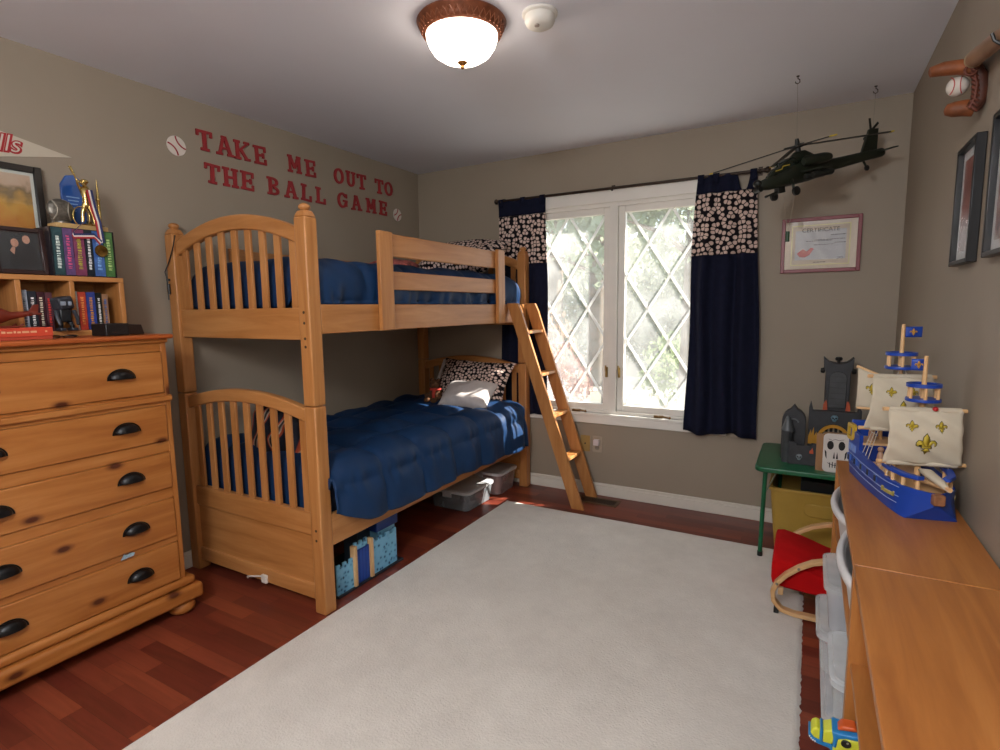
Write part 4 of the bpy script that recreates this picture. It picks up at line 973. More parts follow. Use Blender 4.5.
BRK = brick_print(); DBL = plain('#173A86', 0.45); TAN = birch('z')
part('base', MB().box(-2.2, -1.865, 1.73, 2.2, 0, 0.012), plain('#1B2632', 0.6), tcst, bev=0.002)
def cren(y0, y1, z0, z1, n, x0, x1):
    poly = [(y0, z0), (y1, z0)]; w = (y1-y0)/(2*n-1)
    for k in range(2*n-1):
        zz = z1 if k % 2 == 0 else z1-0.018; yb = y1-k*w; poly += [(yb, zz), (yb-w, zz)]
    return MB().prism(poly, lambda a, b, t: Vector((t, a, b)), x0, x1)
part('wall_panel', cren(1.735, 1.838, 0.012, 0.16, 3, -1.885, -1.875), BRK, tcst)
part('wall_panel', cren(1.855, 1.945, 0.15, 0.225, 3, -1.889, -1.879), BRK, tcst)
part('wall_panel', cren(1.972, 2.16, 0.012, 0.198, 4, -1.885, -1.875), BRK, tcst)
part('gate', MB().box(-1.884, -1.874, 1.853, 1.952, 0.012, 0.185), DBL, tcst, bev=0.002)
m = MB()
for k in range(4): m.box(-1.874, -1.872, 1.862+k*0.022, 1.878+k*0.022, 0.02, 0.178)
part('gate_planks', m, plain('#1F49A0', 0.45), tcst)
for y in (1.838, 1.952): part('gate_post', MB().box(-1.892, -1.862, y, y+0.02, 0.012, 0.215), TAN, tcst, bev=0.002)
part('side_wall', MB().box(-2.19, -1.89, 2.15, 2.16, 0.012, 0.18), BRK, tcst)
part('tower', MB().box(-2.08, -1.98, 1.98, 2.1, 0.012, 0.235), plain('#44586A', 0.5, var=0.2), tcst, bev=0.002)
part('tower', MB().box(-1.97, -1.91, 2.06, 2.19, 0.012, 0.205), BRK, tcst, bev=0.002)
part('tower_top', MB().box(-1.98, -1.90, 2.04, 2.205, 0.205, 0.285), DBL, tcst, bev=0.004)
part('flag', MB().box(-1.95, -1.94, 2.207, 2.245, 0.225, 0.29), plain('#A8321E', 0.5), tcst, bev=0.002)

# ------------------------------------------------------------------ rug, vent, outlets
m = MB(); rx0, rx1, ry0, ry1 = -1.80, 0.035, 0.15, 3.245
def rugtop(u, v):
    x = rx0+(rx1-rx0)*u; y = ry0+(ry1-ry0)*v; e = min(u, 1-u)*(rx1-rx0); e = min(e, min(v, 1-v)*(ry1-ry0))
    jx = 0.008*noise.noise(Vector((y*45, 1, 0))) if u in (0, 1) else 0; jy = 0.006*noise.noise(Vector((x*30, 5, 0))) if v in (0, 1) else 0
    return Vector((x+jx, y+jy, 0.001+0.012*min(1, e/0.012)+0.0015*noise.noise(Vector((x*9, y*9, 0)))))
us = 150; 
m.grid(rugtop, us, 260)
rg = single('area_rug', m, rug_mat(), 'large pale cream plush rug lying on the cherry wood floor', 'rug', smooth=60)
# skirt so that the rug has thickness
vt = thing('floor_vent', 'brown metal floor register behind the foot of the ladder', 'floor vent', (-1.22, 3.52, 0))
vx, vy = -1.235, 3.545; VM = plain('#4A3526', 0.45, metal=0.5)
m = MB(); m.box(vx-0.15, vx+0.15, vy-0.065, vy-0.045, 0, 0.006); m.box(vx-0.15, vx+0.15, vy+0.045, vy+0.065, 0, 0.006); m.box(vx-0.15, vx-0.13, vy-0.045, vy+0.045, 0, 0.006); m.box(vx+0.13, vx+0.15, vy-0.045, vy+0.045, 0, 0.006)
part('frame', m, plain('#6A5038', 0.45, metal=0.4), vt, bev=0.002)
m = MB(); m.box(vx-0.13, vx+0.13, vy-0.045, vy+0.045, 0.0002, 0.001)
part('duct', m, plain('#0E0C0A', 0.8), vt)
m = MB()
for k in range(18): m.box(vx-0.125+k*0.0146, vx-0.119+k*0.0146, vy-0.045, vy+0.045, 0.001, 0.005)
for k in range(3): m.box(vx-0.13, vx+0.13, vy-0.03+k*0.028, vy-0.026+k*0.028, 0.001, 0.005)
part('louvers', m, VM, vt)
def outlet(px, py, h, label, name, col, extra):
    c = AY(px, py, YB); t = thing(name, label, 'wall outlet', (c.x, YB, c.z-h/2))
    m = MB(); m.prism(rrect(0.072, h, 0.006), lambda a, b, tt: Vector((c.x+a, YB-tt, c.z+b)), 0.0, 0.006); part('plate', m, plain(col, 0.45), t, bev=0.0015)
    extra(t, c); return t
def ex1(t, c):
    m = MB(); m.lathe([(0.006, 0.006), (0.006, 0.009), (0.001, 0.0092)], (c.x, YB, c.z), axis=(0, -1, 0), seg=12); part('jack', m, plain('#3A2A1A', 0.5), t)
def ex2(t, c):
    m = MB(); m.box(c.x-0.022, c.x+0.02, YB-0.035, YB-0.005, c.z-0.006, c.z+0.036); part('plug_in', m, plain('#D9CFD2', 0.4), t, bev=0.004)
    m = MB(); m.prism(rrect(0.034, 0.03, 0.012), lambda a, b, tt: Vector((c.x+a, YB-tt, c.z-0.026+b)), 0.004, 0.0085); part('socket', m, plain('#8A8074', 0.5), t)
    m = MB()
    for dx in (-0.007, 0.007): m.box(c.x+dx-0.0015, c.x+dx+0.0015, YB-0.0092, YB-0.008, c.z-0.03, c.z-0.02)
    part('slots', m, BLACK, t)
outlet(585.5, 443, 0.118, 'tan wall plate with a single jack under the window', 'wall_plate', '#A8874E', ex1)
outlet(597.5, 444, 0.118, 'pale outlet plate with a white plug in it under the window', 'wall_outlet', '#A89A88', ex2)

# ------------------------------------------------------------------ toy helicopter (local axis: +y tail, nose at -y)
HL = thing('toy_helicopter', 'dark green toy attack helicopter hanging from the ceiling by the curtain', 'toy helicopter', (-0.075, 3.125, 1.995), rot=(math.radians(11.5), 0, math.radians(-45)))
HG = plain('#1C2216', 0.5, var=0.3, nscale=18); HD = plain('#121410', 0.5, var=0.3)
def loft_y(st, seg=16, sq=2.6):
    rings = []
    for y, zc, rx, rz in st:
        q = []
        for k in range(seg):
            a = 2*PI*k/seg; c_, s_ = math.cos(a), math.sin(a)
            q.append(Vector((rx*math.copysign(abs(c_)**(2/sq), c_), y, zc+rz*math.copysign(abs(s_)**(2/sq), s_))))
        rings.append(q)
    return MB().ring_loft(rings)
part('fuselage', loft_y([(-0.25, -0.035, 0.012, 0.012), (-0.235, -0.033, 0.022, 0.022), (-0.19, -0.03, 0.03, 0.03), (-0.13, -0.022, 0.034, 0.036), (-0.06, -0.01, 0.038, 0.048), (0.03, -0.005, 0.038, 0.05), (0.11, -0.003, 0.032, 0.042), (0.17, 0.0, 0.024, 0.03)]), HG, HL, local=True, smooth=50)
part('tail_boom', loft_y([(0.16, 0.0, 0.024, 0.03), (0.28, 0.006, 0.021, 0.026), (0.40, 0.012, 0.019, 0.023), (0.505, 0.016, 0.018, 0.022), (0.52, 0.016, 0.013, 0.016)]), HG, HL, local=True, smooth=50)
cp = part('cockpit_canopy', loft_y([(-0.195, -0.004, 0.012, 0.008), (-0.165, 0.008, 0.022, 0.022), (-0.13, 0.014, 0.024, 0.026), (-0.125, 0.022, 0.025, 0.034), (-0.09, 0.03, 0.026, 0.038), (-0.045, 0.036, 0.025, 0.034), (-0.02, 0.03, 0.02, 0.03)], sq=3), plain('#20261E', 0.15, var=0.2), HL, local=True, smooth=40)
m = MB()
for s in (-1, 1): m.tube([(s*0.025, -0.165, 0.018), (s*0.0255, -0.13, 0.022), (s*0.0265, -0.122, 0.034), (s*0.0275, -0.085, 0.036)], 0.0028, 6)
part('canopy_trim', m, plain('#B09A2E', 0.5), cp, local=True)
part('rotor_housing', loft_y([(-0.05, 0.055, 0.016, 0.016), (-0.02, 0.066, 0.022, 0.026), (0.03, 0.068, 0.022, 0.026), (0.075, 0.05, 0.018, 0.022), (0.11, 0.035, 0.012, 0.014)]), HG, HL, local=True, smooth=50)
for s in (-1, 1):
    rings = []
    m = MB()
    for y, r in ((-0.03, 0.016), (-0.015, 0.024), (0.09, 0.024), (0.115, 0.02), (0.13, 0.015)): rings.append([Vector((s*0.055+r*0.9*math.cos(2*PI*k/14), y, 0.036+r*math.sin(2*PI*k/14))) for k in range(14)])
    part('engine', m.ring_loft(rings), HG, HL, local=True, smooth=40)
    m = MB(); m.hexa([Vector((x, y, z)) for x, y, z in ((s*0.036, -0.035, -0.012), (s*0.036, -0.035, -0.004), (s*0.036, 0.045, -0.012), (s*0.036, 0.045, -0.004), (s*0.15, -0.02, -0.018), (s*0.15, -0.02, -0.012), (s*0.15, 0.035, -0.018), (s*0.15, 0.035, -0.012))])
    wg = part('stub_wing', m, HG, HL, local=True, bev=0.002)
    for x in (0.08, 0.125):
        m = MB(); m.tube([(s*x, -0.055, -0.038), (s*x, -0.05, -0.038), (s*x, 0.05, -0.038), (s*x, 0.06, -0.038)], [0.011, 0.0145, 0.0145, 0.01], 12); m.box(s*x-0.004, s*x+0.004, -0.01, 0.02, -0.03, -0.013)
        part('rocket_pod', m, HD, wg, local=True, smooth=40)
    lg = part('landing_leg', MB().tube([(s*0.03, -0.085, -0.035), (s*0.055, -0.105, -0.06), (s*0.06, -0.105, -0.088)], [0.008, 0.007, 0.006], 8), HG, HL, local=True)
    part('wheel', MB().lathe([(0.001, -0.009), (0.015, -0.009), (0.021, -0.005), (0.021, 0.005), (0.015, 0.009), (0.001, 0.009)], (s*0.07, -0.105, -0.092), axis=(1, 0, 0), seg=18), BLACK, lg, local=True, smooth=50)
part('tail_fin', MB().prism([(0.37, 0.02), (0.475, 0.02), (0.50, 0.135), (0.44, 0.137)], lambda a, b, t: Vector((t, a, b)), -0.006, 0.006), HG, HL, local=True, bev=0.003)
part('tailplane', MB().box(-0.10, 0.10, 0.462, 0.50, 0.018, 0.024), HG, HL, local=True, bev=0.002)
tr_ = part('tail_rotor', MB().lathe([(0.01, 0), (0.01, 0.016), (0.001, 0.018)], (-0.006, 0.478, 0.13), axis=(-1, 0, 0), seg=12), HD, HL, local=True)
for a in (0.6, 0.6+PI, 1.6, 1.6+PI):
    part('tail_blade', MB().box(-0.021, -0.0185, 0.478+0.006, 0.478+0.062, 0.13-0.006, 0.13+0.006, rot=Matrix.Rotation(a, 3, 'X'), pivot=Vector((-0.02, 0.478, 0.13))), HD, tr_, local=True)
lg = part('tail_gear', MB().tube([(0, 0.385, 0.0), (0, 0.40, -0.03), (0, 0.405, -0.042)], [0.006, 0.005, 0.004], 8), HG, HL, local=True)
part('wheel', MB().lathe([(0.001, -0.006), (0.010, -0.006), (0.014, -0.003), (0.014, 0.003), (0.010, 0.006), (0.001, 0.006)], (0, 0.408, -0.046), axis=(1, 0, 0), seg=16), BLACK, lg, local=True)
m = MB(); m.box(-0.012, 0.012, -0.15, -0.11, -0.085, -0.055); m.cyl((0, -0.15, -0.076), (0, -0.215, -0.088), 0.0045); m.cyl((0, -0.205, -0.086), (0, -0.22, -0.089), 0.006); part('chin_gun', m, HD, HL, local=True, bev=0.002)
m = MB(); m.ball((0, -0.255, -0.022), 0.018, (1.2, 1, 1)); m.cyl((-0.02, -0.255, -0.05), (0.02, -0.255, -0.05), 0.013); part('nose_sensor', m, HD, HL, local=True)
mr = part('rotor_hub', MB().lathe([(0.012, 0.085), (0.012, 0.108), (0.03, 0.112), (0.03, 0.120), (0.012, 0.124), (0.008, 0.15), (0.001, 0.152)], (0, 0.0, 0), seg=16), HD, HL, local=True)
for k in range(4):
    a = math.radians(-26+90*k); R3 = Matrix.Rotation(a, 3, 'Z')
    c = [R3 @ Vector((x, y, z-0.028*(y/0.41)**2*1.2)) for x in (-0.013, 0.013) for y in (0.03, 0.41) for z in (0.114, 0.118)]
    m = MB(); m.hexa(c); b = part('rotor_blade', m, plain('#26221A', 0.5), mr, local=True)
    m = MB(); m.box(-0.010, 0.010, 0.015, 0.06, 0.112, 0.121, rot=R3, pivot=Vector((0, 0, 0.115))); part('blade_grip', m, HD, mr, local=True)
    m = MB(); cc = [R3 @ Vector((x, y, z-0.0336)) for x in (-0.0133, 0.0133) for y in (0.398, 0.412) for z in (0.1138, 0.1192)]; m.hexa(cc); part('blade_tip', m, plain('#B8A030', 0.5), mr, local=True)
m = MB()
W_ = _world[HL.name]; k1 = W_ @ Vector((0, 0.0, 0.15)); k2 = W_ @ Vector((0, 0.47, 0.142))
m.tube([k1, (-0.105, 3.131, 2.405)], 0.0005, 5); m.tube([k2, (0.235, 3.478, 2.405)], 0.0005, 5)
part('hanging_line', m, plain('#6E6860', 0.6), HL)
for (x, y), lb in (((-0.105, 3.131), 'small dark ceiling hook above the helicopter rotor'), ((0.235, 3.478), 'small dark ceiling hook above the helicopter tail near the corner')):
    t = thing('ceiling_hook', lb, 'hook', (x, y, CEIL), group='ceiling hooks')
    part('hook', MB().tube([(x, y, CEIL), (x, y, CEIL-0.012), (x+0.008, y, CEIL-0.018), (x+0.009, y, CEIL-0.03), (x, y, CEIL-0.036), (x-0.009, y, CEIL-0.03), (x-0.01, y, CEIL-0.024)], 0.0022, 8), BLACK, t, smooth=80)
    part('flange', MB().lathe([(0.007, 0), (0.007, -0.003), (0.001, -0.0035)], (x, y, CEIL), seg=12), BLACK, t)
# cord with toggle
g = W_ @ Vector((0.01, -0.125, -0.084)); g2 = W_ @ Vector((0.06, -0.105, -0.112)); e = AY(787, 236, 3.08)
pc = thing('pull_cord', 'pale looped cord with a dark green toggle below the helicopter', 'cord', e)
part('cord', MB().tube([g, g.lerp(e, 0.5)+Vector((0.002, 0, 0)), e+Vector((0, 0, 0.02)), e, e+Vector((0.004, 0, 0.02)), g2.lerp(e, 0.5), g2], 0.0009, 5), plain('#9A9080', 0.7), pc)
part('toggle', MB().cyl(e+Vector((0.002, 0, -0.028)), e+Vector((0.002, 0, 0.022)), 0.0095), plain('#0E3A1E', 0.4), pc, bev=0.002)

# framed certificate
def cert(t, P, bx, d):
    INK = plain('#4A4A52', 0.6)
    m = MB(); bx(-0.146, 0.146, -0.114, -0.108, d, d+0.0006, m); bx(-0.146, 0.146, 0.108, 0.114, d, d+0.0006, m); bx(-0.146, -0.14, -0.108, 0.108, d, d+0.0006, m); bx(0.14, 0.146, -0.108, 0.108, d, d+0.0006, m)
    part('gold_edge', m, plain('#D6D29A', 0.4), t)
    m = MB(); rr = random.Random(2)
    for yy, x0, x1 in ((0.05, 0.05, 0.125), (0.026, -0.03, 0.12), (0.02, -0.07, 0.06), (0.006, 0.07, 0.125), (-0.002, -0.03, 0.07), (-0.10, -0.03, 0.03)):
        x = x0
        while x < x1: l = rr.uniform(0.006, 0.016); bx(x, min(x+l, x1), yy, yy+0.004, d, d+0.0005, m); x += l+0.003
    part('small_print', m, INK, t)
    c0 = P(0, 0.083, d+0.0004)
    text_part('heading', 'CERTIFICATE', 0.032, INK, t, c0, P(1, 0, 0)-P(0, 0, 0), (0, 0, 1))
    m = MB()
    m.prism([(-0.115, -0.045), (-0.085, -0.02), (-0.065, -0.035), (-0.045, -0.015), (-0.03, -0.02), (-0.05, -0.055), (-0.075, -0.068), (-0.1, -0.065)], lambda a, b, tt: P(a, b, d+tt), 0, 0.0006)
    part('red_emblem', m, plain('#B8525C', 0.6), t)
    m = MB(); m.tube([P(0.10+0.016*math.cos(k*0.8), -0.078+0.008*math.sin(k*1.3), d+0.0005) for k in range(12)], 0.0008, 5); part('seal', m, INK, t)
c = (AY(783, 220, YB)+AY(862, 214, YB)+AY(780, 274, YB)+AY(860, 270, YB))/4
picture_frame('certificate_frame', 'red framed certificate with a gold inner edge on the back wall', 'picture frame', (c.x, YB-0.0005, c.z), (1, 0, 0), (0, 0, 1), 0.395, 0.31, 0.02, 0.018,
              plain('#7E2E38', 0.4), 0.052, plain('#C9BEB0', 0.8), plain('#B4BAC4', 0.5, var=0.05), cert)

# ------------------------------------------------------------------ right wall
def red_photo():
    m, nt, b = _new('reddish_print'); v = coords(nt)
    sp_ = nd(nt, 'ShaderNodeSeparateXYZ'); nt.links.new(v, sp_.inputs[0])
    n = nd(nt, 'ShaderNodeTexNoise'); n.inputs['Scale'].default_value = 14; n.inputs['Detail'].default_value = 4; nt.links.new(v, n.inputs['Vector'])
    ma = nd(nt, 'ShaderNodeMath', operation='MULTIPLY_ADD'); ma.inputs[1].default_value = 0.1; nt.links.new(n.outputs['Fac'], ma.inputs[0]); nt.links.new(sp_.outputs['Z'], ma.inputs[2])
    nt.links.new(ramp(nt, ma.outputs[0], [(0.14, lin('#9A8A86')), (0.21, lin('#8A5048')), (0.3, lin('#7A4038')), (0.4, lin('#8E544A'))]), b.inputs['Base Color'])
    b.inputs['Roughness'].default_value = 0.4; return m
BF = plain('#0F0F12', 0.35)
picture_frame('picture_frame', 'black framed red brown picture with white mount near the room corner', 'picture frame', (XR-0.0005, 2.212, 1.65), (0, -1, 0), (0, 0, 1), 0.236, 0.365, 0.014, 0.026, BF, 0.028, plain('#C6C8C8', 0.7), red_photo(), group='black frames on the right wall')
def gray_photo():
    m, nt, b = _new('grey_print'); v = coords(nt)
    n = nd(nt, 'ShaderNodeTexNoise'); n.inputs['Scale'].default_value = 16; n.inputs['Detail'].default_value = 5; nt.links.new(v, n.inputs['Vector'])
    nt.links.new(ramp(nt, n.outputs['Fac'], [(0.35, lin('#4A4244')), (0.5, lin('#8A6A64')), (0.6, lin('#A8A09C'))]), b.inputs['Base Color']); b.inputs['Roughness'].default_value = 0.4; return m
picture_frame('picture_frame', 'black framed picture cut off by the photo edge beside the red brown one', 'picture frame', (XR-0.0005, AX(993, 119, 0.39).y-0.118, 1.65), (0, -1, 0), (0, 0, 1), 0.236, 0.365, 0.014, 0.026, BF, 0.028, plain('#C6C8C8', 0.7), gray_photo(), group='black frames on the right wall')
# baseball glove
gy = 2.21
gv = thing('baseball_glove', 'tan leather baseball glove fixed to the right wall holding a ball', 'baseball glove', (XR, gy, 2.0))
LEA = plain('#7E4420', 0.6, var=0.35, nscale=22, bump=0.4, bscale=70); LED = plain('#4A2212', 0.6, var=0.3, nscale=30, bump=0.4, bscale=70)
G = lambda px, py, dy=0.0: AY(px, py, gy+dy)
m = MB()
for dy, k in ((-0.045, 0.9), (-0.015, 1.0), (0.015, 0.96), (0.045, 0.88)):
    a, b, c, d = G(978, 69, dy), G(960, 67, dy), G(943, 69, dy), G(930, 72.5, dy)
    d = c.lerp(d, k)
    m.tube([a, b, c, d, d+(d-c)*0.12], [0.021, 0.021, 0.02, 0.015, 0.005], 12)
part('fingers', m, LEA, gv, smooth=80)
m = MB()
for dy in (-0.02, 0.02):
    m.tube([G(974, 108, dy), G(964, 108, dy), G(953, 109.5, dy), G(946, 110, dy), G(944, 110, dy)], [0.024, 0.024, 0.022, 0.016, 0.005], 12)
part('thumb', m, LEA, gv, smooth=80)
m = MB()
for dy in (-0.042, -0.014, 0.014, 0.042):
    m.tube([G(975, 68, dy), G(980, 76, dy), G(981, 88, dy), G(979, 100, dy), G(972, 109, dy)], [0.018, 0.02, 0.022, 0.021, 0.018], 12)
part('palm', m, LED, gv, smooth=80)
m = MB()
for k in range(9):
    a = k/8; x = 973+2.5*math.sin(a*PI); y = 69+a*39
    m.tube([G(x-3, y-2, -0.058), G(x, y, -0.068), G(x+3.5, y+2.5, -0.06)], 0.0042, 6)
m.tube([G(971, 70, -0.07)+Vector((0.014*math.cos(t*0.5), 0, 0.014*math.sin(t*0.5))) for t in range(13)], 0.004, 6)
m.tube([G(974, 72, -0.064), G(977, 84, -0.068), G(975, 97, -0.066), G(969, 108, -0.06)], 0.0045, 6)
part('lacing', m, plain('#5E2C1C', 0.6), gv, smooth=80)
bb = thing('baseball', 'white baseball held inside the leather glove', 'baseball', G(958, 86))
bc = G(957.5, 86.5, -0.012); part('ball', MB().ball(bc, 0.028, seg=28, rows=18), plain('#CFC8BE', 0.6, var=0.03), bb, smooth=80)
m = MB()
for s in (-1, 1): m.tube([bc+Vector((-0.005+s*(0.007+0.007*(k/7)**2), -0.0275*math.cos(k*0.16), 0.027*math.sin(k*0.16)))*1.0 for k in range(-7, 8)], 0.0016, 6)
part('stitching', m, plain('#B0504C', 0.6), bb)
a = AX(973, 60, 0.378); b = AX(1000, 38, 0.378); d = (b-a).normalized()
bt = thing('baseball_bat', 'wooden baseball bat mounted on the right wall above the glove', 'baseball bat', a)
part('bat', MB().lathe([(0.001, 0), (0.018, 0.002), (0.0215, 0.008), (0.0225, 0.02), (0.0225, 0.2), (0.019, 0.33), (0.013, 0.45), (0.0105, 0.54), (0.011, 0.58), (0.017, 0.59), (0.017, 0.598), (0.001, 0.60)], a, axis=d, seg=24), wood('bat_wood', '#7A5A42', '#8E6C50', '#9E7C5E', 'y'), bt, smooth=50)
part('end_ring', MB().lathe([(0.0226, 0.014), (0.0238, 0.016), (0.0238, 0.024), (0.0226, 0.026)], a, axis=d, seg=24), plain('#A89878', 0.5), bt, smooth=50)
for k_, rr_ in ((0.34, 0.021), (0.50, 0.014)):
    q = a+d*k_; part('wall_bracket', MB().tube([(XR, q.y, q.z-rr_-0.012), (q.x+0.01, q.y, q.z-rr_-0.010), (q.x-0.005, q.y, q.z-rr_-0.005), (q.x-rr_, q.y, q.z-rr_*0.6), (q.x-rr_-0.006, q.y, q.z+0.005)], 0.004, 8), BLACK, bt)

# ------------------------------------------------------------------ shelf units on the right
SX0, SX1, STOP = 0.118, 0.41, 0.738
def shelf_unit(label, y0, y1, mids):
    t = thing('storage_shelf', label, 'shelf', ((SX0+SX1)/2, (y0+y1)/2, 0), group='low wooden shelves along the right wall')
    part('top_panel', MB().box(SX0, SX1, y0, y1, STOP-0.018, STOP), beech('y'), t, bev=0.002)
    for y in (y0, y1-0.018): part('side_panel', MB().box(SX0, SX1, y, y+0.018, 0, STOP-0.018), beech('z'), t, bev=0.0015)
    part('back_panel', MB().box(SX1-0.006, SX1, y0+0.018, y1-0.018, 0.02, STOP-0.018), beech('y'), t)
    for z in mids: part('shelf_board', MB().box(SX0+0.006, SX1-0.006, y0+0.018, y1-0.018, z-0.016, z), beech('y'), t, bev=0.0015)
    return t
shelf_unit('low wooden shelf with white bins below the toy ship on the right wall', 1.481, 2.485, (0.04, 0.505))
shelf_unit('low wooden shelf with an empty top nearest the camera on the right wall', 0.478, 1.479, (0.05, 0.25, 0.50))
# white pull-out bins
def pull_bin(y0, y1, label):
    t = thing('toy_bin', label, 'toy bin', ((SX0+SX1)/2, (y0+y1)/2, 0.505), group='white bins in the low shelf'); yc = (y0+y1)/2; hw_ = (y1-y0)/2
    def outline(k, sh=0.0):
        o = [(0.385, yc+hw_*k), (0.385, yc-hw_*k)]
        for j in range(13): a = -1+2*j/12; o.append((0.152-0.038*(1-a*a)-sh, yc+a*hw_*k))
        return o
    def ring(k, z, sh): return [Vector((x, y, z)) for x, y in outline(k, sh)]
    m = MB(); m.ring_loft([ring(0.86, 0.508, -0.02), ring(0.98, 0.64, 0.0), ring(0.95, 0.64, -0.006), ring(0.84, 0.512, -0.025)], cap=False)
    bm = m.bm; bm.verts.ensure_lookup_table(); bm.faces.new([bm.verts[i] for i in range(15)]); bm.faces.new([bm.verts[i] for i in range(45, 60)])
    part('tub', m, plain('#C9C8C8', 0.4), t, smooth=40)
    m = MB(); m.tube([Vector((x, y, 0.637)) for x, y in outline(0.985, 0.006)[2:]], 0.011, 10, flat=1.4)
    part('rim', m, plain('#D2D0D0', 0.4), t, smooth=80)
    m = MB(); rr = random.Random(label)
    for k in range(10):
        s_ = rr.uniform(0.02, 0.035); c_ = Vector((rr.uniform(0.2, 0.33), yc+rr.uniform(-0.6, 0.6)*hw_, 0.545+rr.uniform(0, 0.05))); m.box(c_.x-s_, c_.x+s_, c_.y-s_, c_.y+s_, c_.z-s_*0.6, c_.z+s_*0.6, rot=RE(rr.uniform(0, 90), rr.uniform(0, 60), 20))
    part('contents', m, plain('#4A4E56', 0.6, var=0.5, nscale=12), t, kind='stuff')
pull_bin(2.02, 2.455, 'white toy bin in the low shelf, nearest the green table')
pull_bin(1.51, 1.985, 'white toy bin in the low shelf, nearest the seam of the two shelves')
CP = clear_plastic('#EDF1F2', 0.8); CL = clear_plastic('#EDF1F2', 0.66)
cc = plain('#6A6A78', 0.6, var=0.8, nscale=16)
storage_bin('long clear plastic box at the bottom of the low shelf', 0.085, 0.39, 1.70, 2.18, 0.041, 0.155, CP, CL, cc, 'clear boxes in the low shelf', 'clear_box')
storage_bin('clear plastic box stacked on the long one, nearest the camera', 0.094, 0.38, 1.60, 1.895, 0.157, 0.35, CP, CL, cc, 'clear boxes in the low shelf', 'clear_box')
storage_bin('clear plastic box with toys poking out beside the red chair runner', 0.066, 0.36, 1.915, 2.22, 0.157, 0.305, CP, CL, plain('#8A6A70', 0.6, var=0.8, nscale=16), 'clear boxes in the low shelf', 'clear_box')
storage_bin('grey translucent box topmost of the stack by the red chair', 0.080, 0.37, 1.91, 2.21, 0.307, 0.47, clear_plastic('#C4C6CC', 0.5), CL, cc, 'clear boxes in the low shelf', 'clear_box')
# toy blaster
tbm = thing('toy_blaster', 'yellow and blue toy blaster with orange trim sticking out of the near shelf', 'toy blaster', (0.15, 1.43, 0.25))
BOFF = Vector((0.012, -0.008, 0.0))
YL = plain('#C9CC3A', 0.4); BL = plain('#1E7AB8', 0.4); OR = plain('#C9551E', 0.4)
def tp_(pts): return [(790+a/5.357, 610+b/5.357) for a, b in pts]
def slab(name, pts, y0, y1, mat, parent=tbm, bev=0.004):
    pts = tp_(pts)
    return part(name, MB().prism(pts, lambda a, b, t: AY(a, b, 1.41)+Vector((0, t, 0)), y0, y1), mat, parent, bev=bev, seg=3)
slab('nose', [(108, 628), (117, 607), (140, 598), (166, 613), (162, 668), (128, 655)], -0.020, 0.020, YL)
slab('blue_ring', [(160, 608), (178, 614), (174, 676), (156, 670)], -0.024, 0.024, BL)
slab('snout', [(176, 617), (226, 612), (240, 640), (226, 690), (172, 674)], -0.022, 0.022, YL)
slab('brow_band', [(222, 608), (262, 622), (310, 632), (372, 640), (372, 668), (300, 652), (256, 652), (246, 700), (224, 694), (230, 650)], -0.028, 0.028, BL)
slab('body', [(248, 655), (300, 655), (380, 668), (400, 800), (250, 800), (226, 745), (226, 700)], -0.026, 0.026, YL)
slab('lower_jaw', [(99, 616), (110, 622), (128, 657), (165, 672), (222, 694), (252, 740), (240, 756), (205, 712), (150, 690), (112, 668), (98, 640)], -0.018, 0.018, BL)
slab('crest', [(250, 622), (276, 600), (300, 604), (345, 612), (366, 638), (310, 630)], -0.016, 0.016, OR)
ey = slab('eye', [(297+28*math.cos(2*PI*k/18), 676+18*math.sin(2*PI*k/18)+6*math.cos(2*PI*k/18)) for k in range(18)], -0.030, -0.024, BLACK, bev=0.001)
slab('eye_glint', [(305+7*math.cos(2*PI*k/10), 668+5*math.sin(2*PI*k/10)) for k in range(10)], -0.0312, -0.030, plain('#9A9A8A', 0.3), ey, bev=0)
for k, (a_, b_) in enumerate(((104, 646), (112, 658), (122, 667), (133, 674))): slab('tooth', [(a_-4, b_-5), (a_+5, b_-2), (a_, b_+6)], -0.0195, -0.012, WHITE, bev=0)
g0 = AY(*tp_([(330, 790)])[0], 1.41)
part('grip', MB().box(g0.x-0.03, g0.x+0.02, 1.392, 1.428, 0.2503, g0.z+0.02), BL, tbm, bev=0.005)

# ------------------------------------------------------------------ green table, castle, bin, chair
GT = plain('#0E5A38', 0.35, var=0.08); tz_ = 0.515; tx0, tx1, ty0, ty1 = -0.215, 0.385, 3.065, 3.655
tb_ = thing('folding_table', 'small dark green metal folding table in the corner by the back wall', 'table', ((tx0+tx1)/2, (ty0+ty1)/2, 0))
m = MB(); m.prism(rrect(tx1-tx0, ty1-ty0, 0.045), lambda a, b, t: Vector(((tx0+tx1)/2+a, (ty0+ty1)/2+b, t)), tz_-0.028, tz_); part('tabletop', m, GT, tb_, bev=0.007, seg=3)
for x, y in ((tx0+0.05, ty0+0.055), (tx1-0.05, ty0+0.055), (tx0+0.11, ty1-0.055), (tx1-0.11, ty1-0.055)):
    zb = 0.013 if y < 3.2 and x < 0 else 0.001
    dx = -0.006 if x < 0 else 0.006
    l = part('leg', MB().tube([(x, y, tz_-0.028), (x+dx, y, 0.25), (x+dx*1.6, y, zb+0.015)], 0.011, 12), GT, tb_, smooth=60)
    part('foot_cap', MB().cyl((x+dx*1.6, y, zb), (x+dx*1.6, y, zb+0.025), 0.0135), BLACK, l)
    part('brace', MB().tube([(x, y, tz_-0.16), (x+(0.055 if x < 0 else -0.055), y, tz_-0.028)], 0.004, 8), plain('#7A8A78', 0.35, metal=0.7), l)
yb = thing('storage_tub', 'mustard yellow plastic tub under the green table', 'storage tub', (0.09, 3.42, 0)); YM = plain('#AC8B3A', 0.45, var=0.08)
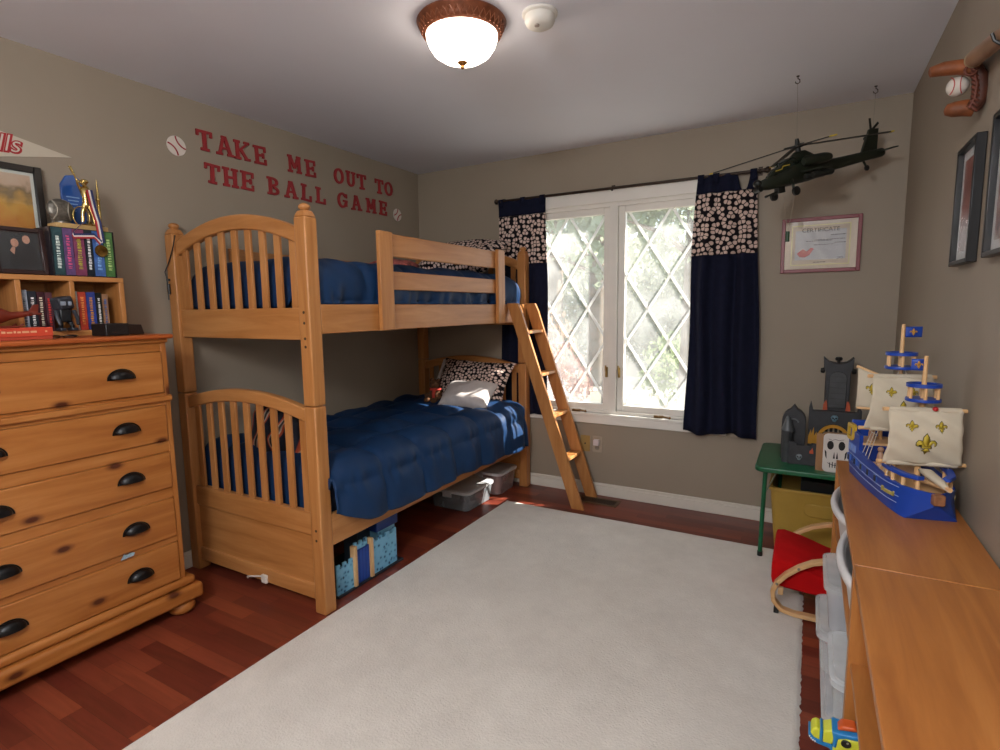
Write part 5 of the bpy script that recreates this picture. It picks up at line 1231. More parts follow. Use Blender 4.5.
def yring(x0, x1, y0, y1, z): return [Vector(((x0+x1)/2+a, (y0+y1)/2+b, z)) for a, b in rrect(x1-x0, y1-y0, 0.04)]
m = MB(); m.ring_loft([yring(-0.115, 0.31, 3.265, 3.63, 0.002), yring(-0.145, 0.33, 3.24, 3.645, 0.345), yring(-0.155, 0.338, 3.23, 3.652, 0.345), yring(-0.155, 0.338, 3.23, 3.652, 0.362), yring(-0.135, 0.32, 3.25, 3.635, 0.362), yring(-0.105, 0.30, 3.275, 3.62, 0.01)])
part('tub', m, YM, yb, bev=0.003, smooth=40)
m = MB(); m.prism(rrect(0.16, 0.07, 0.03), lambda a, b, t: Vector((0.10+a, t, 0.26+b)), 3.238, 3.252); part('grip_panel', m, YM, yb, bev=0.004)
bx_ = thing('cardboard_box', 'black box lying inside the yellow tub under the green table', 'box', (0.13, 3.43, 0.03)); m = MB(); m.box(0.0, 0.25, 3.33, 3.56, 0.011, 0.39); part('carton', m, BLACK, bx_, bev=0.002)
m = MB(); m.box(0.002, 0.248, 3.332, 3.442, 0.39, 0.393); m.box(0.002, 0.248, 3.448, 3.558, 0.39, 0.393); part('flap', m, plain('#1A1A1A', 0.6), bx_)
# red child armchair
ch = thing('child_armchair', 'small bentwood armchair with a red cover on the rug by the shelf', 'armchair', (0.1, 2.77, 0.013))
def cpath(y):
    p = [(0.34, 0.026), (0.15, 0.024), (0.0, 0.024), (-0.05, 0.034), (-0.08, 0.068), (-0.085, 0.11), (-0.07, 0.15), (-0.035, 0.195), (0.01, 0.235), (0.06, 0.267), (0.12, 0.288), (0.2, 0.303), (0.30, 0.313)]
    return [Vector((a, y, b)) for a, b in p]
for y in (2.55, 2.985):
    c_ = cpath(y); m = MB(); rings = []
    for i, p_ in enumerate(c_):
        t_ = (c_[min(i+1, len(c_)-1)]-c_[max(i-1, 0)]).normalized(); n_ = Vector((-t_.z, 0, t_.x))
        rings.append([p_+n_*a+Vector((0, b, 0)) for a, b in ((-0.009, -0.018), (0.009, -0.018), (0.009, 0.018), (-0.009, 0.018))])
    f_ = part('side_frame', m.ring_loft(rings), birch('x'), ch, bev=0.003, smooth=50)
    part('foot_pad', MB().box(-0.078, -0.058, y-0.014, y+0.014, 0.0135, 0.04), BLACK, f_, bev=0.002)
    m = MB()
    for k in (6, 8): m.ball(c_[k]+Vector((0, -0.0185 if y < 2.7 else 0.0185, 0)), 0.006, seg=10, rows=6)
    part('bolt', m, plain('#8A8478', 0.3, metal=0.8), f_)
for x, z in ((-0.055, 0.105), (0.30, 0.20)): part('crossbar', MB().box(x-0.01, x+0.01, 2.565, 2.97, z-0.018, z+0.018), birch('y'), ch, bev=0.003)
RC = plain('#B60D10', 0.9, var=0.08, nscale=14, bump=0.3, bscale=90, spec=0.15)
m = MB(); rings = []
for x, zt, zb in ((-0.095, 0.225, 0.145), (-0.09, 0.246, 0.12), (-0.06, 0.252, 0.11), (0.02, 0.234, 0.105), (0.12, 0.20, 0.10), (0.2, 0.182, 0.10), (0.25, 0.19, 0.11)):
    rings.append([Vector((x, 2.575, zb+0.015)), Vector((x, 2.60, zb)), Vector((x, 2.93, zb)), Vector((x, 2.96, zb+0.015)), Vector((x, 2.96, zt-0.012)), Vector((x, 2.93, zt)), Vector((x, 2.77, zt+0.003)), Vector((x, 2.60, zt)), Vector((x, 2.575, zt-0.012))])
part('seat_cushion', m.ring_loft(rings), RC, ch, bev=0.008, seg=3, smooth=60)
m = MB(); rings = []
for x, z in ((0.215, 0.19), (0.24, 0.28), (0.275, 0.40), (0.305, 0.50), (0.32, 0.55)):
    rings.append([Vector((x-0.02, 2.58, z)), Vector((x-0.024, 2.77, z+0.006)), Vector((x-0.02, 2.955, z)), Vector((x+0.03, 2.955, z-0.008)), Vector((x+0.03, 2.58, z-0.008))])
part('back_cushion', m.ring_loft(rings), RC, ch, bev=0.008, seg=3, smooth=60)

# grey toy fortress on the table
cy_ = 3.30
ct = thing('toy_fortress', 'dark grey toy fortress with a flame gate and tall tower on the green table', 'toy fortress', (0.06, 3.4, tz_))
CG = plain('#303236', 0.55, var=0.2, nscale=25); CG2 = plain('#3E4144', 0.5, var=0.2, nscale=25); FLM = plain('#C08A22', 0.45); FLO = plain('#B8502A', 0.45)
def Q(px, py, y): return AY(px, py, y)
def pbox(name, px0, px1, pyt, pyb, y0, y1, mat, parent=ct, zb=None, **k):
    a = Q(px0, pyt, y0); b = Q(px1, pyb, y0); m = MB(); m.box(a.x, b.x, y0, y1, tz_ if zb is None else zb, a.z); return part(name, m, mat, parent, bev=0.003, **k)
# low front wall
fw_l, fw_r = Q(789, 445, 3.2).x, Q(818, 445, 3.2).x; ztop = Q(800, 443, 3.2).z
part('front_wall', MB().prism([(fw_l, tz_), (fw_r, tz_), (fw_r, ztop), (fw_r-0.03, ztop), (fw_r-0.03, ztop-0.014), (fw_l+0.035, ztop-0.014), (fw_l+0.035, ztop), (fw_l, ztop)], lambda a, b, t: Vector((a, t, b)), 3.2, 3.225), CG, ct, bev=0.002)
# arched slab tower at left
xa, xb = Q(781, 440, 3.3).x, Q(805, 440, 3.3).x; zt = Q(793, 407, 3.3).z; zm = Q(793, 421, 3.3).z; xc_ = (xa+xb)/2
poly = [(xa, tz_), (xb, tz_), (xb, zm)]+[(xc_+(xb-xa)/2*math.cos(PI*k/10), zm+(zt-zm)*math.sin(PI*k/10)*0.86) for k in range(1, 5)]+[(xc_+0.008, zt), (xc_, zt+0.012), (xc_-0.008, zt)]+[(xc_+(xb-xa)/2*math.cos(PI*k/10), zm+(zt-zm)*math.sin(PI*k/10)*0.86) for k in range(6, 10)]+[(xa, zm)]
sl = part('slab_tower', MB().prism(poly, lambda a, b, t: Vector((a, t, b)), 3.3, 3.36), CG, ct, bev=0.003)
m = MB(); m.tube([Vector((xc_-0.022*math.cos(PI*k/10)*1.0, 3.297, zm-0.006+0.018*math.sin(PI*k/10))) for k in range(11)], 0.0045, 6); part('arch_trim', m, plain('#6A6E70', 0.5), sl)
x_ = Q(787, 440, 3.19).x
part('turret', MB().lathe([(0.026, 0), (0.026, 0.16), (0.03, 0.165), (0.03, 0.172), (0.001, 0.172)], (x_, 3.24, tz_), seg=18), CG2, ct, smooth=40)
part('turret_roof', MB().lathe([(0.032, 0.172), (0.018, 0.215), (0.01, 0.245), (0.001, 0.252)], (x_, 3.24, tz_), seg=18), plain('#4A5054', 0.4), ct, smooth=40)
# gate wall
gy_ = 3.38
ga, gb_ = Q(808, 430, gy_).x, Q(861, 430, gy_).x; gzt = Q(833, 412, gy_).z; gc = Q(833, 440, gy_); gr_ = Q(851, 440, gy_).x-gc.x
gz0 = gc.z-0.01
arc = [(gc.x+gr_*math.cos(PI*k/14), gz0+gr_*1.15*math.sin(PI*k/14)) for k in range(15)]
poly = [(ga, tz_), (gc.x-gr_, tz_)]+[p for p in reversed(arc)]+[(gc.x+gr_, tz_), (gb_, tz_), (gb_, gzt+0.012), (gb_-0.012, gzt+0.03), (gb_-0.02, gzt), (ga+0.02, gzt), (ga+0.008, gzt+0.05), (ga, gzt+0.012)]
part('gate_wall', MB().prism(poly, lambda a, b, t: Vector((a, t, b)), gy_, gy_+0.05), CG, ct, bev=0.002)
m = MB(); m.prism([(a*1.0, b) for a, b in arc]+[(gc.x+(gr_-0.016)*math.cos(PI*k/14), gz0+(gr_*1.15-0.016)*math.sin(PI*k/14)) for k in range(14, -1, -1)], lambda a, b, t: Vector((a, t, b)), gy_-0.008, gy_); part('gate_arch', m, FLM, ct)
for s in (-1, 1):
    m = MB()
    for k, hh in enumerate((0.05, 0.075, 0.06)):
        x0_ = gc.x+s*(gr_+0.002+k*0.013); m.prism([(x0_-0.009, gz0-0.02), (x0_+0.009, gz0-0.02), (x0_+0.007, gz0+hh*0.4), (x0_-s*0.004, gz0+hh), (x0_-0.008, gz0+hh*0.35)], lambda a, b, t: Vector((a, t, b)), gy_-0.007+0.001*k, gy_)
    part('flame_panel', m, FLM, ct)
m = MB()
for k in range(7): x0_ = gc.x-gr_*0.82+k*gr_*0.273; m.box(x0_-0.004, x0_+0.004, gy_+0.01, gy_+0.018, tz_, gz0+gr_*1.1*math.sqrt(max(0.05, 1-((x0_-gc.x)/gr_)**2)))
m.box(gc.x-gr_, gc.x+gr_, gy_+0.012, gy_+0.02, gz0+0.02, gz0+0.028)
part('portcullis', m, plain('#8E7E68', 0.5), ct)
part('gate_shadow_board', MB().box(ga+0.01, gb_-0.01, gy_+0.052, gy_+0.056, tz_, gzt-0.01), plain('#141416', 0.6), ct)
def skull(c, r, mat, parent, y):
    m = MB(); m.ball(Vector((c.x, y, c.z+r*0.15)), r, (1, 0.45, 0.9)); m.ball(Vector((c.x, y, c.z-r*0.65)), r*0.6, (1, 0.5, 0.8)); o = part('skull_emblem', m, mat, parent, smooth=80)
    m = MB()
    for s in (-1, 1): m.ball(Vector((c.x+s*r*0.4, y-r*0.38, c.z+r*0.1)), r*0.26, (1, 0.5, 1))
    m.ball(Vector((c.x, y-r*0.42, c.z-r*0.32)), r*0.14, (1, 0.5, 1.4)); part('sockets', m, BLACK, o)
skull(Q(834.5, 418.5, gy_-0.01), 0.017, plain('#5E7E8C', 0.4), ct, gy_-0.008)
skull(Q(799, 457, 3.195), 0.015, plain('#7C8A90', 0.4), ct, 3.197)
c = Q(811.5, 451, 3.2); m = MB(); m.prism([(c.x-0.009, c.z-0.014), (c.x+0.009, c.z-0.014), (c.x+0.008, c.z), (c.x+0.003, c.z+0.018), (c.x-0.002, c.z+0.004), (c.x-0.009, c.z)], lambda a, b, t: Vector((a, t, b)), 3.196, 3.2); part('flame_emblem', m, FLO, ct)
# tall tower
ty_ = 3.45; a0 = Q(824.5, 410, ty_).x; a1 = Q(848, 410, ty_).x; zt = Q(838, 363, ty_).z; z1_ = Q(838, 372, ty_).z
poly = [(a0, tz_), (a1, tz_), (a1+0.004, z1_), (a1+0.012, z1_+0.01), (a1+0.016, zt+0.03), (a1-0.012, zt+0.004), (a1-0.045, zt-0.004), (a0+0.045, zt-0.004), (a0+0.012, zt+0.004), (a0-0.016, zt+0.03), (a0-0.012, z1_+0.01), (a0-0.004, z1_)]
part('tall_tower', MB().prism(poly, lambda a, b, t: Vector((a, t, b)), ty_, ty_+0.09), CG, ct, bev=0.003)
m = MB(); w_ = (a1-a0)*0.38; xc2 = (a0+a1)/2; zz0, zz1 = Q(838, 408, ty_).z, z1_-0.03
m.prism([(xc2-w_, zz0), (xc2+w_, zz0), (xc2+w_, zz1)]+[(xc2+w_*math.cos(PI*k/8), zz1+w_*0.8*math.sin(PI*k/8)) for k in range(1, 8)]+[(xc2-w_, zz1)], lambda a, b, t: Vector((a, t, b)), ty_-0.01, ty_); part('drawbridge', m, CG2, ct, bev=0.003)
m = MB()
for k in range(6): m.box(xc2-w_*0.9, xc2+w_*0.9, ty_-0.0115, ty_-0.0095, zz0+0.02+k*0.03, zz0+0.022+k*0.03)
part('drawbridge_planks', m, CG, ct)
m = MB(); m.cyl((xc2, ty_+0.03, zt-0.006), (xc2, ty_+0.03, zt+0.03), 0.008); m.lathe([(0.016, 0), (0.018, 0.01), (0.013, 0.018), (0.001, 0.02)], (xc2, ty_+0.03, zt+0.012), seg=14)
part('tower_knob', m, BLACK, ct)
for s, xx in ((-1, a0-0.008), (1, a1+0.008)): part('side_knob', MB().lathe([(0.013, 0), (0.016, 0.006), (0.012, 0.02), (0.001, 0.022)], (xx, ty_+0.02, z1_+0.004), axis=(s, 0, 0), seg=14), BLACK, ct, smooth=40)
for s in (-1, 1):
    m = MB(); x0_ = xc2+s*(a1-a0)*0.46
    for k in range(2): m.prism([(x0_-0.008, gzt), (x0_+0.008, gzt), (x0_+0.006, gzt+0.03), (x0_-s*0.003, gzt+0.055), (x0_-0.006, gzt+0.03)], lambda a, b, t: Vector((a+s*0.006*k, t, b)), ty_-0.016-0.003*k, ty_-0.011-0.003*k)
    part('tower_flame', m, FLO, ct)
# skull card box
s0, s1 = Q(823, 450, 3.12), Q(849, 450, 3.12); zt = Q(836, 434, 3.12).z; zb = tz_+0.0005
sk = thing('skull_box', 'white fronted box with a big black skull face on the green table', 'box', ((s0.x+s1.x)/2, 3.14, tz_))
part('carton', MB().box(s0.x+0.002, s1.x, 3.122, 3.16, zb, zt), wood('card', '#8E6844', '#9A744E', '#A68058', 'z'), sk, bev=0.001)
part('side_flap', MB().hexa([Vector((x, y, z)) for x, y in ((s0.x-0.03, 3.128), (s0.x-0.028, 3.132), (s0.x+0.002, 3.122), (s0.x+0.002, 3.126)) for z in (zb, zt-0.004)]), wood('card', '#8E6844', '#9A744E', '#A68058', 'z'), sk)
w_, h_ = s1.x-s0.x, zt-zb; cx_, cz_ = (s0.x+s1.x)/2, (zt+zb)/2
m = MB(); m.prism(rrect(w_, h_, 0.022), lambda a, b, t: Vector((cx_+a, t, cz_+b)), 3.119, 3.122); part('front_card', m, plain('#D2CEC8', 0.5, var=0.04), sk)
m = MB(); yk = 3.1185
for s in (-1, 1): m.prism([(s*w_*0.22+p_, h_*0.2+q_) for p_, q_ in disc_pts(16, w_*0.13, h_*0.115)], lambda a, b, t: Vector((cx_+a, t, cz_+b)), yk, yk+0.0006)
for s in (-1, 1): m.prism([(s*0.002, -h_*0.14), (s*w_*0.1, -h_*0.14), (s*w_*0.07, h_*0.0), (s*0.006, h_*0.04)], lambda a, b, t: Vector((cx_+a, t, cz_+b)), yk, yk+0.0006)
for s in (-1, 1): m.prism([(s*w_*0.36, h_*0.02), (s*w_*0.44, h_*0.08), (s*w_*0.40, -h_*0.1), (s*w_*0.34, -h_*0.16)], lambda a, b, t: Vector((cx_+a, t, cz_+b)), yk, yk+0.0006)
for k in range(-2, 3): m.box(cx_+k*w_*0.105-0.002, cx_+k*w_*0.105+0.002, yk, yk+0.0006, cz_-h_*0.38, cz_-h_*(0.25-0.02*(k % 2)))
m.tube([Vector((cx_+a*w_, yk, cz_+b*h_)) for a, b in ((-0.3, -0.26), (-0.1, -0.31), (0.1, -0.31), (0.3, -0.26))], 0.0015, 5)
m.tube([Vector((cx_+a*w_, yk, cz_+b*h_)) for a, b in ((-0.3, 0.36), (-0.15, 0.33), (-0.05, 0.36), (0.1, 0.34), (0.3, 0.37))], 0.001, 5)
part('skull_drawing', m, plain('#0D0D0E', 0.6), sk)

# ------------------------------------------------------------------ toy sailing ship
ST = math.radians(192.7)
sh = thing('toy_ship', 'blue wooden toy sailing ship with cream sails on the low shelf', 'toy ship', (0.280, 2.095, STOP+0.0005), ST)
SB = plain('#163E9A', 0.4, var=0.1); SBD = plain('#122F78', 0.45, var=0.1); WD = birch('z'); WY = birch('y'); WXm = birch('x')
SAIL = plain('#C4B9A4', 0.9, var=0.06, nscale=12, bump=0.2, bscale=120)
def V(*a): return Vector(a)
def hull(t):  # half-breadth at deck, half-breadth at bottom, sheer height
    st = [(-0.255, 0.080, 0.072, 0.165), (-0.13, 0.085, 0.078, 0.163), (-0.1299, 0.085, 0.078, 0.112), (-0.04, 0.087, 0.08, 0.1), (0.06, 0.085, 0.079, 0.092), (0.12, 0.081, 0.077, 0.088), (0.17, 0.068, 0.074, 0.086), (0.21, 0.042, 0.07, 0.086), (0.237, 0.008, 0.064, 0.086)]
    return st
rings = []
for y, wd, wb_, z in hull(0):
    yb_ = y-0.03*max(0, (y-0.1)/0.135)
    rings.append([V(-wd, y, z), V(-wd, y, z*0.55), V(-wb_, yb_, 0), V(wb_, yb_, 0), V(wd, y, z*0.55), V(wd, y, z), V(wd*0.86, y-0.002, z), V(wd*0.86, y-0.002, 0.07), V(-wd*0.86, y-0.002, 0.07), V(-wd*0.86, y-0.002, z)])
part('hull', MB().ring_loft(rings), SB, sh, local=True, smooth=30)
part('deck', MB().prism([(-0.074, -0.24), (0.074, -0.24), (0.074, 0.10), (0.055, 0.17), (0.028, 0.205), (-0.028, 0.205), (-0.055, 0.17), (-0.074, 0.10)], lambda a, b, t: V(a, b, t), 0.069, 0.074), WY, sh, local=True)
m = MB()
LN = plain('#8E9EC0', 0.5)
for s in (-1, 1):
    for z in (0.03, 0.05, 0.078):
        pts = []
        for y, wd, wb_, zz in hull(0):
            if y > 0.205: break
            f_ = min(1, z/(zz*0.55)); w2 = wb_+(wd-wb_)*f_; y2 = y-0.03*max(0, (y-0.1)/0.135)*(1-f_); pts.append(V(s*(w2+0.0006), y2, z))
        m.tube(pts, 0.0013, 5)
part('hull_lines', m, LN, sh, local=True)
m = MB(); m2 = MB()
for s in (-1, 1):
    for k in range(5):
        y = -0.225+k*0.065; x = s*0.0845
        pf = part('gun_port', MB().box(x-0.003, x+0.003, y-0.014, y+0.014, 0.052, 0.076), plain('#3A5CA6', 0.5), sh, local=True)
        part('port_opening', MB().box(x-0.0042, x+0.0042, y-0.006, y+0.009, 0.055, 0.073), plain('#0C1530', 0.6), pf, local=True)

for s in (-1, 1):
    for k in range(2): part('cabin_window', MB().box(s*0.0838-0.0025, s*0.0838+0.0025, -0.235+k*0.042, -0.205+k*0.042, 0.092, 0.116), plain('#6E8AC6', 0.4), sh, local=True)
# stern gallery in yellow frame
for s in (-1, 1):
    m = MB(); a0_, a1_ = -0.25, -0.19
    fr = rrect(0.062, 0.058, 0.012, 4); inn = rrect(0.036, 0.034, 0.006, 4)
    rg_ = [[V(s*0.084+dx, -0.222+p_, 0.158+q_) for p_, q_ in sh_] for dx, sh_ in ((0.004*s, fr), (-0.008*s, fr), (-0.008*s, inn), (0.004*s, inn))]
    part('stern_window', m.ring_loft(rg_, closed=True), plain('#B8962A', 0.45), sh, local=True)
part('stern_board', MB().box(-0.074, 0.074, -0.258, -0.246, 0.07, 0.195), SB, sh, local=True, bev=0.003)
part('aft_deck', MB().box(-0.074, 0.074, -0.246, -0.13, 0.13, 0.138), WY, sh, local=True)
part('cabin_front', MB().box(-0.074, 0.074, -0.136, -0.13, 0.074, 0.13), SBD, sh, local=True)
# crew
for x, y, c in ((0.03, -0.10, '#B08A70'), (-0.02, 0.07, '#1E3A7A'), (0.035, -0.175, '#A88266')):
    z0_ = 0.138 if y < -0.14 else 0.074
    m = MB(); m.tube([V(x, y, z0_), V(x, y, z0_+0.03), V(x, y, z0_+0.042)], [0.011, 0.01, 0.006], 10); m.ball(V(x, y, z0_+0.051), 0.0095); part('crew_peg', m, plain(c, 0.5), sh, local=True, smooth=60)
# bow rails
for s in (-1, 1):
    pts = [V(s*0.081, 0.075, 0.116), V(s*0.077, 0.12, 0.114), V(s*0.062, 0.17, 0.112), V(s*0.034, 0.207, 0.112)]
    m = MB(); m.ring_loft([[p_+V(-s*0.014, -0.004, 0), p_+V(s*0.005, 0.002, 0), p_+V(s*0.005, 0.002, 0.011), p_+V(-s*0.014, -0.004, 0.011)] for p_ in pts]); part('bow_rail', m, SB, sh, local=True, bev=0.002)
    for p_ in (V(s*0.074, 0.09, 0), V(s*0.070, 0.125, 0), V(s*0.058, 0.165, 0), V(s*0.034, 0.197, 0)): part('rail_post', MB().cyl(V(p_.x, p_.y, 0.074), V(p_.x, p_.y, 0.117), 0.0055), WD, sh, local=True)
part('figurehead_block', MB().box(-0.014, 0.014, 0.222, 0.252, 0.055, 0.085), plain('#8A5C3C', 0.6, var=0.25, nscale=60), sh, local=True, bev=0.003)
bs = part('bowsprit', MB().tube([V(0, 0.12, 0.092), V(0, 0.30, 0.118)], [0.007, 0.0055], 10), WY, sh, local=True)
m = MB(); m.tube([V(-0.004, 0.10, 0.118), V(-0.003, 0.16, 0.124), V(-0.001, 0.24, 0.12), V(0, 0.298, 0.113)], [0.004, 0.016, 0.013, 0.005], 10, flat=0.7); part('furled_sail', m, SAIL, sh, local=True, smooth=80)
def mast(name, y, ztop, r=0.0085):
    return part(name, MB().tube([V(0, y, 0.074), V(0, y, ztop*0.6), V(0, y, ztop)], [r, r*0.9, r*0.62], 12), WD, sh, local=True, smooth=60)
def square_sail(y, zt, zb, wt, wb_, mst, skew=0.0):
    yt = part('yard', MB().cyl(V(-wt/2-0.012, y+0.014, zt), V(wt/2+0.012, y+0.014, zt), 0.006), WXm, sh, local=True, smooth=60)
    part('yard', MB().cyl(V(-wb_/2-0.012, y+0.014+skew, zb), V(wb_/2+0.012, y+0.014+skew, zb), 0.006), WXm, sh, local=True, smooth=60)
    def f_(u, v):
        w = wt+(wb_-wt)*v; z = zt+(zb-zt)*v; bl = 0.022*math.sin(PI*v)*(0.6+0.4*math.sin(PI*u))
        cr = 0.003*math.sin(18*(u*0.7+v)+2)
        edge = 1-0.05*math.sin(PI*v)
        return V((u-0.5)*w*edge, y+0.021+bl+cr+skew*v, z)
    part('sail', MB().grid(f_, 24, 24), SAIL, sh, local=True, solid=0.002, smooth=80)
    for z, sk_ in ((zt, 0), (zb, skew)): part('sail_hem', MB().tube([V(-wt/2*0.97, y+0.015+sk_, z), V(wt/2*0.97, y+0.015+sk_, z)], 0.0088, 10), SAIL, sh, local=True, smooth=80)
    return f_
def fleur_pts(s):
    cen = [(0, 0.5), (0.11, 0.32), (0.16, 0.12), (0.08, -0.1), (-0.08, -0.1), (-0.16, 0.12), (-0.11, 0.32)]
    lf = [(-0.06, -0.1), (-0.1, 0.05), (-0.2, 0.16), (-0.33, 0.18), (-0.43, 0.08), (-0.42, -0.06), (-0.34, -0.1), (-0.36, 0.0), (-0.3, 0.06), (-0.22, 0.02), (-0.17, -0.1)]
    bar = [(-0.2, -0.19), (0.2, -0.19), (0.2, -0.1), (-0.2, -0.1)]
    bot = [(-0.05, -0.19), (-0.16, -0.34), (-0.08, -0.32), (0, -0.5), (0.08, -0.32), (0.16, -0.34), (0.05, -0.19)]
    rt = [(-a, b) for a, b in lf[::-1]]
    return [[(a*s, b*s) for a, b in p] for p in (cen, lf, rt, bar, bot)]
FY = plain('#B8A030', 0.6); FO = plain('#4A4420', 0.6)
def fleur(surf, u0, v0, s, W, Hh, parent_face=1):
    for nm, k, off, mt in (('fleur_outline', 1.14, 0.0022, FO), ('fleur_motif', 0.94, 0.0034, FY)):
        m = MB(); bm = m.bm
        for i, poly in enumerate(fleur_pts(s)):
            cx0 = sum(p[0] for p in poly)/len(poly); cy0 = sum(p[1] for p in poly)/len(poly)
            vs = []
            for a, b in poly:
                a, b = cx0+(a-cx0)*k, cy0+(b-cy0)*k
                q = surf(u0+a/W, v0-b/Hh); vs.append(bm.verts.new(q+V(0, off+0.0003*i, 0)))
            f_ = bm.faces.new(vs)
        bmesh.ops.triangulate(bm, faces=bm.faces[:])
        part(nm, m, mt, sh, local=True, solid=0.0006)
fm = mast('foremast', 0.10, 0.458)
f_ = square_sail(0.10, 0.300, 0.140, 0.185, 0.20, fm)
fleur(f_, 0.5, 0.60, 0.062, 0.19, 0.16); fleur(f_, 0.30, 0.28, 0.034, 0.19, 0.16); fleur(f_, 0.70, 0.28, 0.034, 0.19, 0.16)
mm = mast('mainmast', -0.075, 0.545)
f_ = square_sail(-0.075, 0.377, 0.205, 0.165, 0.20, mm)
fleur(f_, 0.5, 0.62, 0.06, 0.18, 0.17); fleur(f_, 0.34, 0.28, 0.032, 0.18, 0.17); fleur(f_, 0.70, 0.28, 0.032, 0.18, 0.17)
mz = mast('mizzenmast', -0.205, 0.36, 0.007)
part('lateen_yard', MB().cyl(V(0.08, -0.225, 0.392), V(-0.06, -0.18, 0.33), 0.0055), WXm, sh, local=True)
part('lateen_yard', MB().cyl(V(0.075, -0.215, 0.246), V(-0.02, -0.18, 0.246), 0.005), WXm, sh, local=True)
lf_ = lambda u, v: V(0.078-0.1*u, -0.214+0.035*u+0.006*math.sin(PI*v), 0.388-0.045*u-(0.14-0.045*u)*v)
part('sail', MB().grid(lf_, 12, 12), SAIL, sh, local=True, solid=0.002, smooth=80)
fleur(lf_, 0.4, 0.45, 0.04, 0.1, 0.12)
def nest(y, z0, z1, r):
    for z in (z0, z1):
        nm = 'crows_nest_ring'; m = MB()
        if z == z0: m.lathe([(0.0085, -0.004), (r, -0.004), (r+0.001, 0), (r, 0.005), (0.0085, 0.005)], V(0, y, z), seg=28)
        else:
            pr_ = [(r-0.012, -0.005), (r, -0.005), (r, 0.005), (r-0.012, 0.005)]
            m.ring_loft([[V((a)*math.cos(2*PI*k/28), y+a*math.sin(2*PI*k/28), z+b) for k in range(28)] for a, b in pr_], closed=True)
        part(nm, m, SB, sh, local=True, smooth=40)
    for k in range(6):
        a = 2*PI*k/6+0.3; part('nest_post', MB().cyl(V((r-0.006)*math.cos(a), y+(r-0.006)*math.sin(a), z0), V((r-0.006)*math.cos(a), y+(r-0.006)*math.sin(a), z1), 0.0042, seg=10), WD, sh, local=True)
nest(0.10, 0.328, 0.372, 0.043); nest(-0.075, 0.405, 0.45, 0.043)
def flag(y, z, sgn, w, h):
    fl = part('flag', MB().grid(lambda u, v: V(sgn*(0.005+u*w), y+0.003*math.sin(u*5), z+v*h), 10, 4), SB, sh, local=True, solid=0.0012, smooth=80)
    m = MB(); bm = m.bm
    for i, poly in enumerate(fleur_pts(h*0.7)):
        vs = [bm.verts.new(V(sgn*(0.005+w*0.45)+a, y+0.004, z+h/2+b)) for a, b in poly]; bm.faces.new(vs)
    bmesh.ops.triangulate(bm, faces=bm.faces[:]); part('fleur_motif', m, plain('#C08A3A', 0.5), fl, local=True, solid=0.003)
flag(-0.075, 0.503, -1, 0.048, 0.034); flag(0.10, 0.415, 1, 0.03, 0.034)
m = MB(); RP = plain('#C2B8A8', 0.8)
for s in (-1, 1):
    for y0_, zt_ in ((-0.06, 0.40), (0.10, 0.325)):
        for k in (-1, 0, 1): m.tube([V(s*0.082, y0_+0.03*k-0.02, 0.1), V(s*0.008, y0_, zt_)], 0.0012, 5)
        for j in range(1, 4):
            tt = j*0.14; m.tube([V(s*(0.082-0.074*tt), y0_-0.05+0.05*tt*0.6, 0.1+(zt_-0.1)*tt), V(s*(0.082-0.074*tt), y0_+0.01-0.01*tt, 0.1+(zt_-0.1)*tt)], 0.0011, 5)
part('rigging', m, RP, sh, local=True)
m = MB(); m.ball(V(-0.022, 0.128, 0.306), 0.007); part('red_bead', m, plain('#B0161C', 0.4), sh, local=True)
for s in (1, -1):
    q_ = _world[sh.name]
    text_part('ship_name', 'Bonaud', 0.02, plain('#A99A52', 0.5), sh, q_ @ V(s*0.0815, 0.125, 0.052), q_.to_3x3() @ (V(-0.2, 1, 0) if s > 0 else V(-0.2, -1, 0)), (0, 0, 1), depth=0.002, bold=0.0006)

# ------------------------------------------------------------------ outdoors
struct('ground_outside', MB().box(-40, 40, YB+0.3, 70, -0.7, -0.6), plain('#7C786C', 0.9, var=0.15, nscale=0.6))
struct('path_outside', MB().box(-14, 14, 12, 15, -0.6, -0.59), plain('#9A958A', 0.8, var=0.05))
def leaf_mass(c, r, n, size, seed, sc=(1, 1, 1)):
    rr = random.Random(seed); bm = bmesh.new()
    for _ in range(n):
        d = Vector((rr.gauss(0, 1), rr.gauss(0, 1), rr.gauss(0, 1))).normalized()*r*(rr.random()**0.4)
        p = Vector(c)+Vector((d.x*sc[0], d.y*sc[1], d.z*sc[2]))
        R3 = Euler((rr.uniform(0, 6), rr.uniform(0, 6), rr.uniform(0, 6))).to_matrix(); s_ = size*rr.uniform(0.6, 1.3)
        vs = [bm.verts.new(p+R3 @ Vector((a*s_, b*s_, c_*s_))) for a, b, c_ in ((-0.5, 0, 0), (0, 0.3, 0.05), (0.5, 0, 0), (0, -0.3, 0.05))]
        bm.faces.new(vs)
    return bm
def leafm(h):
    key = ('leaf', h)
    if key in _mats: return _mats[key]
    m, nt, b = _new('leaf_'+h[1:]); out = nt.nodes['Material Output']
    oi = nd(nt, 'ShaderNodeTexNoise'); oi.inputs['Scale'].default_value = 2; nt.links.new(coords(nt), oi.inputs['Vector'])
    c = lin(h); col = ramp(nt, oi.outputs['Fac'], [(0.35, tuple(x*0.75 for x in c[:3])+(1,)), (0.65, tuple(min(1, x*1.2) for x in c[:3])+(1,))])
    nt.links.new(col, b.inputs['Base Color']); b.inputs['Roughness'].default_value = 0.6
    tl = nd(nt, 'ShaderNodeBsdfTranslucent'); nt.links.new(col, tl.inputs['Color']); mx = nd(nt, 'ShaderNodeMixShader'); mx.inputs[0].default_value = 0.45
    nt.links.new(b.outputs[0], mx.inputs[1]); nt.links.new(tl.outputs[0], mx.inputs[2]); nt.links.new(mx.outputs[0], out.inputs['Surface'])
    _mats[key] = m; return m
